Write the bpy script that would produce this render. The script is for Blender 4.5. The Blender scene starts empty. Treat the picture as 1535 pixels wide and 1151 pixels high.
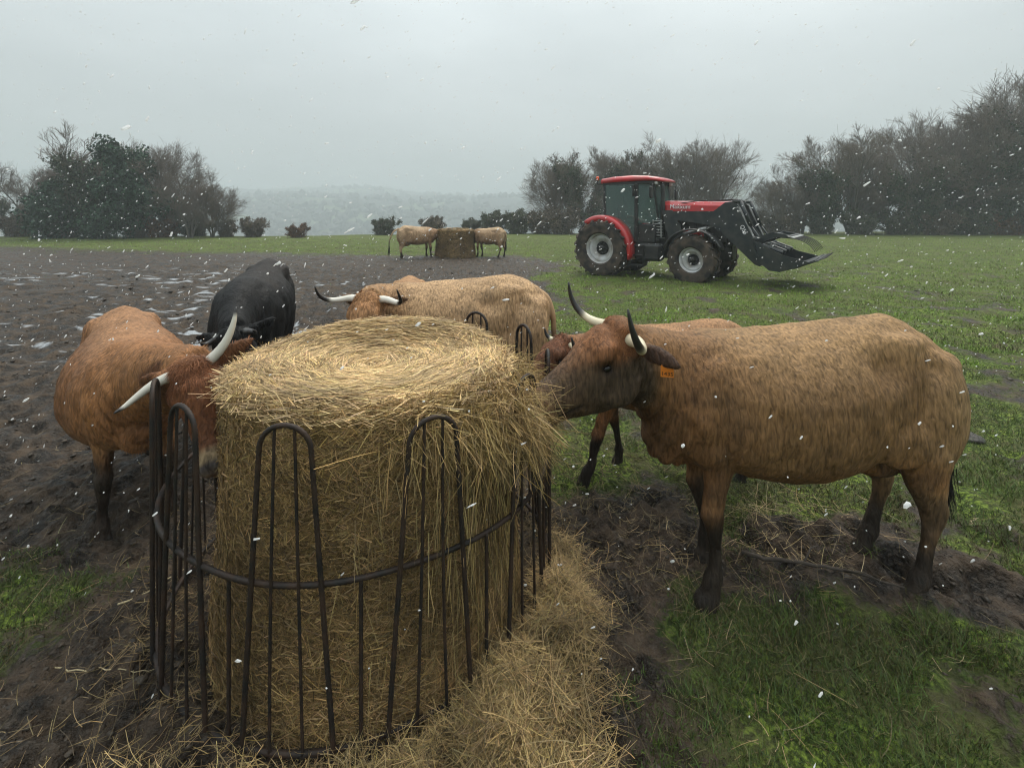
import bpy, math, random
import numpy as np
from mathutils import Vector, Matrix, Euler
PI = math.pi
RNG = np.random.default_rng(7)
random.seed(7)
scene = bpy.context.scene
COL = scene.collection

# ------------------------------------------------------------------ noise
def _hash(ix, iy, iz, seed):
    h = (ix.astype(np.int64)*374761393 + iy.astype(np.int64)*668265263 + iz.astype(np.int64)*2147483647 + seed*974634777) & 0xFFFFFFFF
    h = ((h ^ (h >> 13))*1274126177) & 0xFFFFFFFF
    h = (h ^ (h >> 16))
    h = (h*2246822519) & 0xFFFFFFFF
    h = h ^ (h >> 15)
    return (h & 0xFFFFFF)/float(0xFFFFFF)*2-1
def vnoise(p, seed=0):
    """smooth value noise, p (N,3) or (N,2) -> (N,) in [-1,1]"""
    p = np.asarray(p, float)
    if p.shape[1] == 2: p = np.concatenate([p, np.zeros((len(p), 1))], 1)
    i = np.floor(p); f = p-i; f = f*f*(3-2*f); i = i.astype(np.int64)
    x, y, z = i[:, 0], i[:, 1], i[:, 2]; u, v, w = f[:, 0], f[:, 1], f[:, 2]
    def c(a, b, d): return _hash(x+a, y+b, z+d, seed)
    def lx(b, d): return c(0, b, d)*(1-u)+c(1, b, d)*u
    return (lx(0, 0)*(1-v)+lx(1, 0)*v)*(1-w)+(lx(0, 1)*(1-v)+lx(1, 1)*v)*w
def fbm(p, octv=4, seed=0, gain=.5, lac=2.03):
    p = np.asarray(p, float); s = 0; a = 1; t = 0
    for o in range(octv):
        s = s+a*vnoise(p*(lac**o)+o*17.3, seed+o); t += a; a *= gain
    return s/t
def sstep(a, b, x):
    t = np.clip((x-a)/(b-a), 0, 1); return t*t*(3-2*t)
def nrm(v):
    v = np.asarray(v, float); return v/np.maximum(np.linalg.norm(v, axis=-1, keepdims=True), 1e-9)

# ------------------------------------------------------------------ geometry store
class Geo:
    def __init__(s): s.V = []; s.L = []; s.S = []; s.C = []; s.n = 0; s.M = []
    def add(s, V, F, col=None, mi=0):
        """V (n,3); F (m,k) array of one face size, or a list of lists"""
        V = np.asarray(V, float).reshape(-1, 3)
        if isinstance(F, np.ndarray):
            F = F.reshape(-1, F.shape[-1]); s.L.append((F+s.n).ravel()); s.S.append(np.full(len(F), F.shape[1])); nf = len(F)
        else:
            s.L.append(np.array([i+s.n for f in F for i in f], int)); s.S.append(np.array([len(f) for f in F], int)); nf = len(F)
        s.M.append(np.full(nf, mi))
        if col is None: col = (1, 1, 1)
        col = np.asarray(col, float)
        if col.ndim == 1: col = np.tile(col[:3], (len(V), 1))
        s.C.append(col[:, :3]); s.V.append(V); s.n += len(V); return s
    def build(s, name, mats, parent=None, smooth=True, usecol=True):
        V = np.concatenate(s.V); L = np.concatenate(s.L); S = np.concatenate(s.S); M = np.concatenate(s.M)
        me = bpy.data.meshes.new(name)
        me.vertices.add(len(V)); me.vertices.foreach_set('co', V.astype(np.float32).ravel())
        me.loops.add(len(L)); me.loops.foreach_set('vertex_index', L.astype(np.int32))
        me.polygons.add(len(S)); st = np.concatenate([[0], np.cumsum(S)[:-1]])
        me.polygons.foreach_set('loop_start', st.astype(np.int32))
        me.polygons.foreach_set('loop_total', S.astype(np.int32))
        me.polygons.foreach_set('material_index', M.astype(np.int32))
        if not isinstance(mats, (list, tuple)): mats = [mats]
        for m in mats: me.materials.append(m)
        me.update(calc_edges=True)
        me.polygons.foreach_set('use_smooth', np.full(len(S), bool(smooth)))
        if usecol:
            C = np.concatenate(s.C); a = me.color_attributes.new('Col', 'FLOAT_COLOR', 'POINT')
            a.data.foreach_set('color', np.concatenate([C, np.ones((len(C), 1))], 1).astype(np.float32).ravel())
        o = bpy.data.objects.new(name, me); COL.objects.link(o)
        if parent is not None: o.parent = parent
        return o
    # shapes -----------------------------------------------------------
    def box(s, c, d, R=None, col=None, bev=0.0, mi=0):
        d = np.asarray(d, float)/2; b = min(bev, d.min()*.9)
        if b <= 0:
            V = np.array([[x, y, z] for x in (-1, 1) for y in (-1, 1) for z in (-1, 1)], float)*d
            F = np.array([[0, 1, 3, 2], [4, 6, 7, 5], [0, 4, 5, 1], [2, 3, 7, 6], [0, 2, 6, 4], [1, 5, 7, 3]])
            V = V if R is None else V@np.asarray(R).T
            return s.add(V+np.asarray(c), F, col, mi)
        V = []; idx = {}
        for sx in (-1, 1):
            for sy in (-1, 1):
                for sz in (-1, 1):
                    for ax in range(3):
                        p = np.array([sx, sy, sz], float)*(d-b); p[ax] = (sx, sy, sz)[ax]*d[ax]
                        idx[(sx, sy, sz, ax)] = len(V); V.append(p)
        F = []
        for ax in range(3):
            o = [a for a in range(3) if a != ax]
            for sg in (-1, 1):
                f = []
                for (u, v) in ((-1, -1), (1, -1), (1, 1), (-1, 1)):
                    k = [0, 0, 0]; k[ax] = sg; k[o[0]] = u; k[o[1]] = v; f.append(idx[(*k, ax)])
                F.append(f)
            for u in (-1, 1):
                for v in (-1, 1):
                    k1 = [0, 0, 0]; k1[ax] = -1; k1[o[0]] = u; k1[o[1]] = v; k2 = list(k1); k2[ax] = 1
                    F.append([idx[(*k1, o[0])], idx[(*k2, o[0])], idx[(*k2, o[1])], idx[(*k1, o[1])]])
        for sx in (-1, 1):
            for sy in (-1, 1):
                for sz in (-1, 1): F.append([idx[(sx, sy, sz, a)] for a in range(3)])
        V = np.array(V); out = []
        for f in F:   # outward winding
            p = V[f]; n = np.cross(p[1]-p[0], p[2]-p[0]); out.append(f if np.dot(n, p.mean(0)) > 0 else f[::-1])
        V = V if R is None else V@np.asarray(R).T
        return s.add(V+np.asarray(c), out, col, mi)
    def tube(s, P, r, n=8, caps=True, col=None, ry=None, up=(0, 0, 1), mi=0, close=False):
        """P (m,3) path, r scalar or (m,), elliptical with ry; col per path point or one"""
        P = np.asarray(P, float); m = len(P); r = np.broadcast_to(np.asarray(r, float), (m,)); ry = r if ry is None else np.broadcast_to(np.asarray(ry, float), (m,))
        T = np.zeros_like(P)
        if close: T = np.roll(P, -1, 0)-np.roll(P, 1, 0)
        else: T[1:-1] = P[2:]-P[:-2]; T[0] = P[1]-P[0]; T[-1] = P[-1]-P[-2]
        T = nrm(T); up = np.asarray(up, float)
        A = np.cross(T, up); bad = np.linalg.norm(A, axis=1) < .08
        if bad.any(): A[bad] = np.cross(T[bad], np.array([0, 1., 0.01]) if abs(up[1]) < .9 else np.array([1., 0, 0.01]))
        A = nrm(A)
        for i in range(1, m):
            if np.dot(A[i], A[i-1]) < 0: A[i] = -A[i]
        B = np.cross(A, T); a = np.linspace(0, 2*PI, n, endpoint=False)
        V = P[:, None]+A[:, None]*(np.cos(a)[None, :, None]*r[:, None, None])+B[:, None]*(np.sin(a)[None, :, None]*ry[:, None, None])
        V = V.reshape(-1, 3); j = np.arange(n); jn = (j+1) % n; F = []
        rows = m if close else m-1
        for i in range(rows):
            i2 = (i+1) % m
            F += np.stack([i*n+j, i*n+jn, i2*n+jn, i2*n+j], 1).tolist()
        if caps and not close: F += [list(range(n))[::-1], list(range((m-1)*n, m*n))]
        if col is not None:
            col = np.asarray(col, float)
            if col.ndim == 2: col = np.repeat(col, n, 0)
        return s.add(V, F, col, mi)
    def loft(s, rings, caps=True, col=None, mi=0):
        """rings (m,n,3)"""
        R = np.asarray(rings, float); m, n = R.shape[:2]; j = np.arange(n); jn = (j+1) % n; F = []
        for i in range(m-1): F += np.stack([i*n+j, i*n+jn, (i+1)*n+jn, (i+1)*n+j], 1).tolist()
        if caps: F += [list(range(n))[::-1], list(range((m-1)*n, m*n))]
        return s.add(R.reshape(-1, 3), F, col, mi)
    def lathe(s, prof, n=32, axis='y', c=(0, 0, 0), col=None, mi=0, closed=False):
        """prof list of (r, h); revolved round the axis through c"""
        a = np.linspace(0, 2*PI, n, endpoint=False); prof = np.asarray(prof, float); R = []
        for r, h in prof:
            x, z = r*np.cos(a), r*np.sin(a); hh = np.full(n, h)
            R.append(np.stack([x, hh, z] if axis == 'y' else ([x, z, hh] if axis == 'z' else [hh, x, z]), 1))
        R = np.array(R)+np.asarray(c)
        if closed: R = np.concatenate([R, R[:1]])
        return s.loft(R, caps=not closed, col=col, mi=mi)
    def prism(s, pts, y0, y1, col=None, mi=0, axes=(0, 2, 1)):
        """outline pts (a,b) extruded from y0 to y1; axes gives where a,b and the depth go"""
        n = len(pts); V = np.zeros((2*n, 3)); p = np.asarray(pts, float)
        for k, y in ((0, y0), (1, y1)):
            V[k*n:(k+1)*n, axes[0]] = p[:, 0]; V[k*n:(k+1)*n, axes[1]] = p[:, 1]; V[k*n:(k+1)*n, axes[2]] = y
        F = [list(range(n)), list(range(n, 2*n))[::-1]]+[[i, i+n, (i+1) % n+n, (i+1) % n] for i in range(n)]
        return s.add(V, F, col, mi)

def ribbons(P, D, length, width, segs=3, curl=.3, col=None, W=None, taper=.35, sag=0.0, geo=None, C2=None, mi=0):
    """many thin curved strips. P,D (N,3); length,width (N,)"""
    N = len(P); length = np.broadcast_to(length, (N,)); width = np.broadcast_to(width, (N,))
    D = nrm(D); rv = nrm(RNG.normal(size=(N, 3)))
    if W is None: W = np.cross(D, rv)
    W = nrm(W); K = nrm(RNG.normal(size=(N, 3))) if C2 is None else C2
    t = np.linspace(0, 1, segs+1)
    c = P[:, None]+D[:, None]*(length[:, None]*t)[..., None]+K[:, None]*((length*curl)[:, None]*(t**2))[..., None]
    c[..., 2] -= (sag*length)[:, None]*(t**2) if np.ndim(sag) else sag*length[:, None]*(t**2)
    w = (1-(1-taper)*t)[None, :]*width[:, None]/2
    V = np.stack([c-W[:, None]*w[..., None], c+W[:, None]*w[..., None]], 2)   # N,s+1,2,3
    k = (segs+1)*2; base = np.arange(N)[:, None]*k
    F = []
    for i in range(segs): F.append(np.stack([base[:, 0]+2*i, base[:, 0]+2*i+1, base[:, 0]+2*i+3, base[:, 0]+2*i+2], 1))
    F = np.stack(F, 1).reshape(-1, 4)
    if col is not None:
        col = np.asarray(col, float); col = np.tile(col, (N, 1)) if col.ndim == 1 else col
        col = np.repeat(col, k, 0)
    g = geo or Geo(); g.add(V.reshape(-1, 3), F, col, mi); return g

def tubes(P, r, n=3, geo=None, col=None):
    """many tapered tubes at once. P (N,m,3), r (N,m)"""
    N, m = P.shape[:2]; T = np.zeros_like(P); T[:, 1:-1] = P[:, 2:]-P[:, :-2]; T[:, 0] = P[:, 1]-P[:, 0]; T[:, -1] = P[:, -1]-P[:, -2]
    T = nrm(T); ref = np.tile(nrm(RNG.normal(size=(N, 3)))[:, None], (1, m, 1)); A = nrm(np.cross(T, ref)); B = np.cross(T, A)
    a = np.linspace(0, 2*PI, n, endpoint=False)
    V = P[:, :, None]+(A[:, :, None]*np.cos(a)[:, None]+B[:, :, None]*np.sin(a)[:, None])*r[:, :, None, None]
    base = (np.arange(N)*m*n)[:, None, None]; i = np.arange(m-1)[None, :, None]; j = np.arange(n)[None, None, :]; jn = (j+1) % n
    F = np.stack([base+i*n+j, base+i*n+jn, base+(i+1)*n+jn, base+(i+1)*n+j], -1).reshape(-1, 4)
    g = geo or Geo()
    if col is not None: col = np.asarray(col, float)
    g.add(V.reshape(-1, 3), F, col); return g

def tag(o, label=None, cat=None, group=None, kind=None):
    if label: o['label'] = label
    if cat: o['category'] = cat
    if group: o['group'] = group
    if kind: o['kind'] = kind
    return o
def empty(name, loc=(0, 0, 0), rz=0, label=None, cat=None, group=None):
    o = bpy.data.objects.new(name, None); COL.objects.link(o); o.location = loc; o.rotation_euler = (0, 0, rz); o.empty_display_size = .2
    return tag(o, label, cat, group)
def copy_tree(o, parent=None):
    c = o.copy(); COL.objects.link(c); c.parent = parent
    for ch in list(o.children): copy_tree(ch, c)
    return c

# ------------------------------------------------------------------ materials
def mat(name, color=(.5, .5, .5), rough=.6, metal=0.0, vcol=False, noise=None, bump=None, spec=.5, coat=0, trans=0, varn=None):
    """noise: (scale, amount, colour2); bump: list of (scale, strength, distance); varn tints by low noise"""
    m = bpy.data.materials.new(name); m.use_nodes = True; nt = m.node_tree; N = nt.nodes; L = nt.links
    b = N['Principled BSDF']; b.inputs['Roughness'].default_value = rough; b.inputs['Metallic'].default_value = metal
    b.inputs['Specular IOR Level'].default_value = spec; b.inputs['Coat Weight'].default_value = coat
    tc = N.new('ShaderNodeTexCoord'); src = None
    if vcol:
        a = N.new('ShaderNodeAttribute'); a.attribute_name = 'Col'; src = a.outputs['Color']
        if color != (.5, .5, .5):
            mx = N.new('ShaderNodeMix'); mx.data_type = 'RGBA'; mx.blend_type = 'MULTIPLY'; mx.inputs[0].default_value = 1
            L.new(src, mx.inputs[6]); mx.inputs[7].default_value = (*color, 1); src = mx.outputs[2]
    if noise:
        sc, amt, c2 = noise
        n = N.new('ShaderNodeTexNoise'); n.inputs['Scale'].default_value = sc; n.inputs['Detail'].default_value = 6; L.new(tc.outputs['Object'], n.inputs['Vector'])
        r = N.new('ShaderNodeMapRange'); r.inputs[1].default_value = .38; r.inputs[2].default_value = .66; r.inputs[4].default_value = amt; L.new(n.outputs['Fac'], r.inputs[0])
        mx = N.new('ShaderNodeMix'); mx.data_type = 'RGBA'; L.new(r.outputs[0], mx.inputs[0])
        if src: L.new(src, mx.inputs[6])
        else: mx.inputs[6].default_value = (*color, 1)
        mx.inputs[7].default_value = (*c2, 1); src = mx.outputs[2]
    if src: L.new(src, b.inputs['Base Color'])
    else: b.inputs['Base Color'].default_value = (*color, 1)
    if bump:
        prev = None
        for sc, st, dist in bump:
            n = N.new('ShaderNodeTexNoise'); n.inputs['Scale'].default_value = sc; n.inputs['Detail'].default_value = 5; L.new(tc.outputs['Object'], n.inputs['Vector'])
            bp = N.new('ShaderNodeBump'); bp.inputs['Strength'].default_value = st; bp.inputs['Distance'].default_value = dist; L.new(n.outputs['Fac'], bp.inputs['Height'])
            if prev: L.new(prev.outputs[0], bp.inputs['Normal'])
            prev = bp
        L.new(prev.outputs[0], b.inputs['Normal'])
    return m
# ------------------------------------------------------------------ camera, light, air
CAMH = 1.93; FPX = 720.0
cam = bpy.data.cameras.new('camera'); co = bpy.data.objects.new('camera', cam); COL.objects.link(co); scene.camera = co
co.location = (0, 0, CAMH); co.rotation_euler = (PI/2, 0, 0)
cam.sensor_width = 36; cam.lens = FPX/1535*36; cam.shift_y = -0.1678; cam.clip_end = 6000; cam.clip_start = .05

w = bpy.data.worlds.new('World'); scene.world = w; w.use_nodes = True; nt = w.node_tree
bg = nt.nodes['Background']; sky = nt.nodes.new('ShaderNodeTexSky'); sky.sky_type = 'NISHITA'; sky.sun_disc = False
SUN_EL, SUN_AZ = math.radians(58), math.radians(25)   # azimuth clockwise from +Y
sky.sun_elevation = SUN_EL; sky.sun_rotation = SUN_AZ; sky.air_density = 1.2; sky.dust_density = 4
tc = nt.nodes.new('ShaderNodeTexCoord')
mp = nt.nodes.new('ShaderNodeMapping'); mp.inputs['Scale'].default_value = (1.2, 1.2, 3.2); nt.links.new(tc.outputs['Generated'], mp.inputs[0])
cn = nt.nodes.new('ShaderNodeTexNoise'); cn.inputs['Scale'].default_value = 1.3; cn.inputs['Detail'].default_value = 5; cn.inputs['Roughness'].default_value = .5; nt.links.new(mp.outputs[0], cn.inputs['Vector'])
cr = nt.nodes.new('ShaderNodeMapRange'); cr.inputs[1].default_value = .3; cr.inputs[2].default_value = .7; cr.inputs[3].default_value = 0; cr.inputs[4].default_value = 1; nt.links.new(cn.outputs['Fac'], cr.inputs[0])
cl = nt.nodes.new('ShaderNodeMix'); cl.data_type = 'RGBA'; nt.links.new(cr.outputs[0], cl.inputs[0])
cl.inputs[6].default_value = (4.2, 4.62, 4.68, 1); cl.inputs[7].default_value = (5.5, 5.95, 6.0, 1)
mx = nt.nodes.new('ShaderNodeMix'); mx.data_type = 'RGBA'; mx.inputs[0].default_value = .93
nt.links.new(sky.outputs[0], mx.inputs[6]); nt.links.new(cl.outputs[2], mx.inputs[7]); sz_ = nt.nodes.new('ShaderNodeSeparateXYZ'); nt.links.new(tc.outputs['Generated'], sz_.inputs[0])
def wm(op, a, c):
    q = nt.nodes.new('ShaderNodeMath'); q.operation = op
    for s_, k in ((a, 0), (c, 1)):
        if isinstance(s_, (int, float)): q.inputs[k].default_value = s_
        else: nt.links.new(s_, q.inputs[k])
    return q.outputs[0]
zz = wm('MAXIMUM', sz_.outputs[2], 0.0); gr_ = wm('ADD', wm('MULTIPLY', wm('MULTIPLY', zz, zz), 2.6), .80)   # overcast sky: the zenith is about three times as bright as the horizon
vm = nt.nodes.new('ShaderNodeVectorMath'); vm.operation = 'SCALE'; nt.links.new(mx.outputs[2], vm.inputs[0]); nt.links.new(gr_, vm.inputs['Scale']); nt.links.new(vm.outputs[0], bg.inputs[0]); bg.inputs[1].default_value = .1
sl = bpy.data.lights.new('sun', 'SUN'); so = bpy.data.objects.new('sun', sl); COL.objects.link(so)
sl.energy = 1.5; sl.angle = math.radians(40); sl.color = (1, .92, .80)
so.rotation_euler = (PI/2-SUN_EL, 0, -SUN_AZ+PI); so.location = (0, 0, 30)
sd = Vector((math.sin(SUN_AZ)*math.cos(SUN_EL), math.cos(SUN_AZ)*math.cos(SUN_EL), math.sin(SUN_EL)))
so.rotation_euler = (-sd).to_track_quat('-Z', 'Y').to_euler()
vs = scene.view_settings; vs.view_transform = 'Standard'; vs.look = 'None'; vs.exposure = .55; vs.gamma = 1
scene.render.engine = 'CYCLES'; cy = scene.cycles
cy.max_bounces = 5; cy.diffuse_bounces = 3; cy.glossy_bounces = 2; cy.transparent_max_bounces = 8; cy.volume_bounces = 1; cy.use_denoising = True; cy.denoising_prefilter = 'ACCURATE'; cy.pixel_filter_type = 'BLACKMAN_HARRIS'; cy.filter_width = 1.15; cy.sample_clamp_indirect = 4
cy.use_adaptive_sampling = True; cy.adaptive_threshold = .004; cy.caustics_reflective = False; cy.caustics_refractive = False

HAZE = 0.0021
g = Geo(); g.box((0, 690, -12), (2300, 1500, 150)); hz = g.build('haze', mat('haze_air'), usecol=False)
m = hz.data.materials[0]; nn = m.node_tree.nodes; nn.remove(nn['Principled BSDF']); v = nn.new('ShaderNodeVolumePrincipled')
v.inputs['Color'].default_value = (.66, .72, .735, 1); v.inputs['Density'].default_value = HAZE; v.inputs['Anisotropy'].default_value = .0
m.node_tree.links.new(v.outputs[0], nn['Material Output'].inputs['Volume']); tag(hz, kind='stuff')

# ------------------------------------------------------------------ ground
BC = np.array([-.76, 2.63])            # feeder centre
RNG = np.random.default_rng(11)
_hp = np.stack([RNG.uniform(-5, 5, 520), RNG.uniform(1.4, 8, 520)], 1)     # hoof prints
def mudmask(x, y):
    p = np.stack([x, y], 1)
    n = fbm(p*.55, 3, 41); n2 = fbm(p*2.1, 3, 51); n3 = fbm(p*.12, 2, 61)
    xe = -.4+.12*(y-4)+1.4*n                                   # trampled field on the left
    left = sstep(.9, -.9, x-xe)*np.maximum(sstep(3.2, 4.6, y), .90*sstep(2.3, 3.1, y+.5*n)*sstep(-1.3, -2.0, x))*sstep(24, 19, y+3*n+.10*(x+8))
    xr = sstep(6, 1, np.abs(y-18.5+.25*(x+6)))*sstep(1.2, -2.2, x+n*2)*.8
    d = np.hypot(x-BC[0], y-BC[1]); ring = sstep(2.15, 1.0, d+.6*n)
    nl = sstep(-.6, -1.6, x+.5*n)*sstep(5.6, 2.2, y)*(.30+1.3*n2)
    rut = np.exp(-((y-(2.95-.42*(x-1.0)+.1*n2))/.30)**2)*sstep(1.0, 1.6, x)*sstep(6, 3.6, x)*.95
    feet = np.exp(-((x-1.5)**2/1.3+(y-2.75)**2/.22))*(.62+.8*n2)+.6*np.exp(-((x-.6)**2/.3+(y-2.9)**2/.4))+(.42+.8*n2)*np.exp(-((x-.62)**2/.35+(y-2.95)**2/.4))
    bare = sstep(.02, .36, n2+.45*n)*.45*sstep(34, 8, y)
    pth = np.exp(-((y-(6.3-.55*(x-3.2)+.3*n))/.55)**2)*sstep(2.2, 3, x)*.6
    return np.clip(np.maximum.reduce([left, xr*.8, ring*.95, nl, rut, feet, bare, pth])+.15*n2, 0, 1)
def terrain(x, y):
    """large shape: the level field, the valley behind it and the far slopes"""
    e = 41+.10*np.clip(x, -60, 60)+1.5*np.sin(x*.05)
    fall = sstep(0, 130, y-e)*-52
    p = np.stack([x, y], 1)
    rise = sstep(230, 900, y+80*vnoise(p*.003, 3)+.0*x)*118*(.82+.24*vnoise(p*.0025+5, 9)+.10*fbm(p*.009, 3, 19))
    rr = sstep(300, 700, y)*sstep(60, 340, x)*34
    far = sstep(950, 1400, y)*-10
    fld = .10*fbm(p*.16, 3, 77)*sstep(3, 14, y)+.25*sstep(8, 34, y)*0
    return fall+rise*.98+rr*.4+far+fld*sstep(60, 30, y)
def H(x, y):
    x = np.atleast_1d(np.asarray(x, float)); y = np.atleast_1d(np.asarray(y, float)); p = np.stack([x, y], 1)
    m = mudmask(x, y); near = sstep(26, 14, np.abs(y))*sstep(26, 14, np.abs(x))
    rid = 1-np.abs(fbm(p*4.3, 3, 23)); cl = fbm(p*9.0, 3, 29)
    h = .035*fbm(p*1.3, 3, 31)+m*(.075*(rid-.75)+.034*cl)*1.25+(1-m)*.012*cl
    h += .024*m*fbm(p*24, 2, 39)+.035*m*np.abs(fbm(p*7.5, 2, 139))
    rt = (y-(2.95-.42*(x-1.0))); rutz = sstep(1.0, 1.6, x)*sstep(6, 3.4, x)
    h += rutz*(-.05*np.exp(-(rt/.10)**2)+.045*np.exp(-((rt-.22)/.09)**2)+.03*np.exp(-((rt+.2)/.09)**2))
    h = h*near+(1-near)*m*.05*(rid-.75); h = h+m*sstep(3, 7, y)*(.10*(1-np.abs(fbm(p*2.6, 3, 123))-.72)+.06*fbm(p*5.5, 2, 124))*sstep(40, 30, y)
    k = (np.abs(x) < 5.3) & (y > 1.1) & (y < 8.3)
    if k.any():
        xx, yy = x[k], y[k]; dh = np.zeros(len(xx))
        for (a, b) in _hp:
            s = (np.abs(xx-a) < .2) & (np.abs(yy-b) < .2)
            if s.any():
                r = np.hypot(xx[s]-a, yy[s]-b); dh[s] += -.045*np.exp(-(r/.055)**2)+.016*np.exp(-((r-.10)/.035)**2)
        h[k] += dh*(.35+.9*m[k])
    # straw-heaped shoulder right of the feeder
    h += .12*np.exp(-(((x-.25)/.17)**2+((y-2.12)/.32)**2))+.05*np.exp(-(((x+.0)/.25)**2+((y-1.75)/.22)**2))
    return h+terrain(x, y)
def H1(x, y): return float(H([x], [y])[0])

def axis_steps(a0, a1, s0, grow, lim):
    out = [0.0]; s = s0
    while out[-1] < a1:
        if out[-1] > a0: s *= grow
        out.append(out[-1]+min(s, lim))
    return np.array(out)
xs = axis_steps(3.0, 1100, .0145, 1.035, 40); xs = np.concatenate([-xs[:0:-1], xs])
ysf = axis_steps(2.0, 1400, .0135, 1.0115, 30)+1.35; ysb = 1.35-axis_steps(.3, 55, .06, 1.15, 10)[:0:-1]
ys = np.concatenate([ysb, ysf])
X, Y = np.meshgrid(xs, ys); nx, ny = len(xs), len(ys)
print('ground', nx, ny)
Z = H(X.ravel(), Y.ravel()); M = mudmask(X.ravel(), Y.ravel())
jx = X.ravel(); jy = Y.ravel()
idx = np.arange(nx*ny).reshape(ny, nx); F = np.stack([idx[:-1, :-1], idx[:-1, 1:], idx[1:, 1:], idx[1:, :-1]], -1).reshape(-1, 4)
pp = np.stack([jx, jy], 1)
snow = sstep(.10, .34, fbm(pp*np.array([5.5, 7.5]), 4, 91)+.45*fbm(pp*.3, 2, 95)-.17)*sstep(-1.0, -2.5, jx+.15*(jy-5))*sstep(5.0, 7, jy)*sstep(19, 14, jy)*sstep(.45, .8, M)
snow *= sstep(0, .02, Z-terrain(jx, jy)+.0)*.9+.1
g = Geo(); g.add(np.stack([jx, jy, Z], 1), F, np.stack([M, snow, np.zeros_like(M)], 1))
gm = bpy.data.materials.new('ground'); gm.use_nodes = True; nt = gm.node_tree; N = nt.nodes; L = nt.links; b = N['Principled BSDF']
at = N.new('ShaderNodeAttribute'); at.attribute_name = 'Col'; sp = N.new('ShaderNodeSeparateColor'); L.new(at.outputs['Color'], sp.inputs[0])
tc = N.new('ShaderNodeTexCoord')
def tn(s, d=6, r=.6):
    n = N.new('ShaderNodeTexNoise'); n.inputs['Scale'].default_value = s; n.inputs['Detail'].default_value = d; n.inputs['Roughness'].default_value = r; L.new(tc.outputs['Object'], n.inputs['Vector']); return n
def ramp(src, stops):
    r = N.new('ShaderNodeValToRGB'); e = r.color_ramp.elements
    e[0].position = stops[0][0]; e[0].color = (*stops[0][1], 1); e[1].position = stops[-1][0]; e[1].color = (*stops[-1][1], 1)
    for p_, c_ in stops[1:-1]:
        q = e.new(p_); q.color = (*c_, 1)
    L.new(src, r.inputs[0]); return r
def mixc(f, a, c, bt='MIX'):
    q = N.new('ShaderNodeMix'); q.data_type = 'RGBA'; q.blend_type = bt
    (L.new(f, q.inputs[0]) if not isinstance(f, float) else setattr(q.inputs[0], 'default_value', f))
    for s_, k in ((a, 6), (c, 7)):
        if isinstance(s_, tuple): q.inputs[k].default_value = (*s_, 1)
        else: L.new(s_, q.inputs[k])
    return q.outputs[2]
def mth(op, a, c):
    q = N.new('ShaderNodeMath'); q.operation = op; q.use_clamp = False
    for s_, k in ((a, 0), (c, 1)):
        if isinstance(s_, (int, float)): q.inputs[k].default_value = s_
        else: L.new(s_, q.inputs[k])
    return q.outputs[0]
n1 = tn(.7); n2 = tn(6); n3 = tn(38); n4 = tn(2.2, 8, .7)
grass = ramp(n3.outputs['Fac'], [(.40, (.024, .034, .008)), (.50, (.062, .092, .018)), (.60, (.165, .225, .040))]).outputs[0]
gr2 = ramp(n1.outputs['Fac'], [(.4, (.8, .85, .65)), (.6, (1.2, 1.15, 1.0))]).outputs[0]
grass = mixc(1.0, grass, gr2, 'MULTIPLY')
grass = mixc(ramp(n4.outputs['Fac'], [(.44, (0, 0, 0)), (.58, (.85, .85, .85))]).outputs[0], grass, (.070, .066, .026))
mud = ramp(n2.outputs['Fac'], [(.40, (.009, .0058, .0033)), (.50, (.027, .0175, .0105)), (.61, (.072, .050, .033))]).outputs[0]
mud = mixc(ramp(n3.outputs['Fac'], [(.5, (0, 0, 0)), (.64, (.7, .7, .7))]).outputs[0], mud, (.065, .050, .037))
mk = mth('ADD', sp.outputs[0], mth('MULTIPLY', mth('SUBTRACT', n4.outputs['Fac'], .5), 1.3)); mk = mth('ADD', mk, mth('MULTIPLY', mth('SUBTRACT', n3.outputs['Fac'], .5), 1.0))
mr = N.new('ShaderNodeMapRange'); mr.inputs[1].default_value = .36; mr.inputs[2].default_value = .56; L.new(mk, mr.inputs[0])
col = mixc(mr.outputs[0], grass, mud)
sn = mth('ADD', sp.outputs[1], mth('MULTIPLY', mth('SUBTRACT', n2.outputs['Fac'], .5), 1.2)); sr = N.new('ShaderNodeMapRange'); sr.inputs[1].default_value = .40; sr.inputs[2].default_value = .95; L.new(sn, sr.inputs[0])
sr2 = mth('MULTIPLY', sr.outputs[0], mth('GREATER_THAN', sp.outputs[1], .08))
col = mixc(sr2, col, (.34, .36, .38))
sepv = N.new('ShaderNodeSeparateXYZ'); L.new(tc.outputs['Object'], sepv.inputs[0])
fr = N.new('ShaderNodeMapRange'); fr.inputs[1].default_value = 55; fr.inputs[2].default_value = 90; L.new(sepv.outputs[1], fr.inputs[0])
nf = tn(.012, 3, .5); nf2 = tn(.05, 5, .7)
farc = ramp(nf.outputs['Fac'], [(.50, (.020, .022, .017)), (.53, (.028, .034, .02)), (.57, (.085, .115, .05)), (.70, (.10, .135, .06))])
farc.color_ramp.interpolation = 'LINEAR'
col = mixc(fr.outputs[0], col, farc.outputs[0])
L.new(col, b.inputs['Base Color'])
rg = N.new('ShaderNodeMapRange'); rg.inputs[1].default_value = .35; rg.inputs[2].default_value = .6; rg.inputs[3].default_value = .22; rg.inputs[4].default_value = .75; L.new(n2.outputs['Fac'], rg.inputs[0])
rmx = N.new('ShaderNodeMix'); L.new(mr.outputs[0], rmx.inputs[0]); rmx.inputs[2].default_value = .9; L.new(rg.outputs[0], rmx.inputs[3]); L.new(rmx.outputs[0], b.inputs['Roughness'])
b.inputs['Specular IOR Level'].default_value = .22
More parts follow.
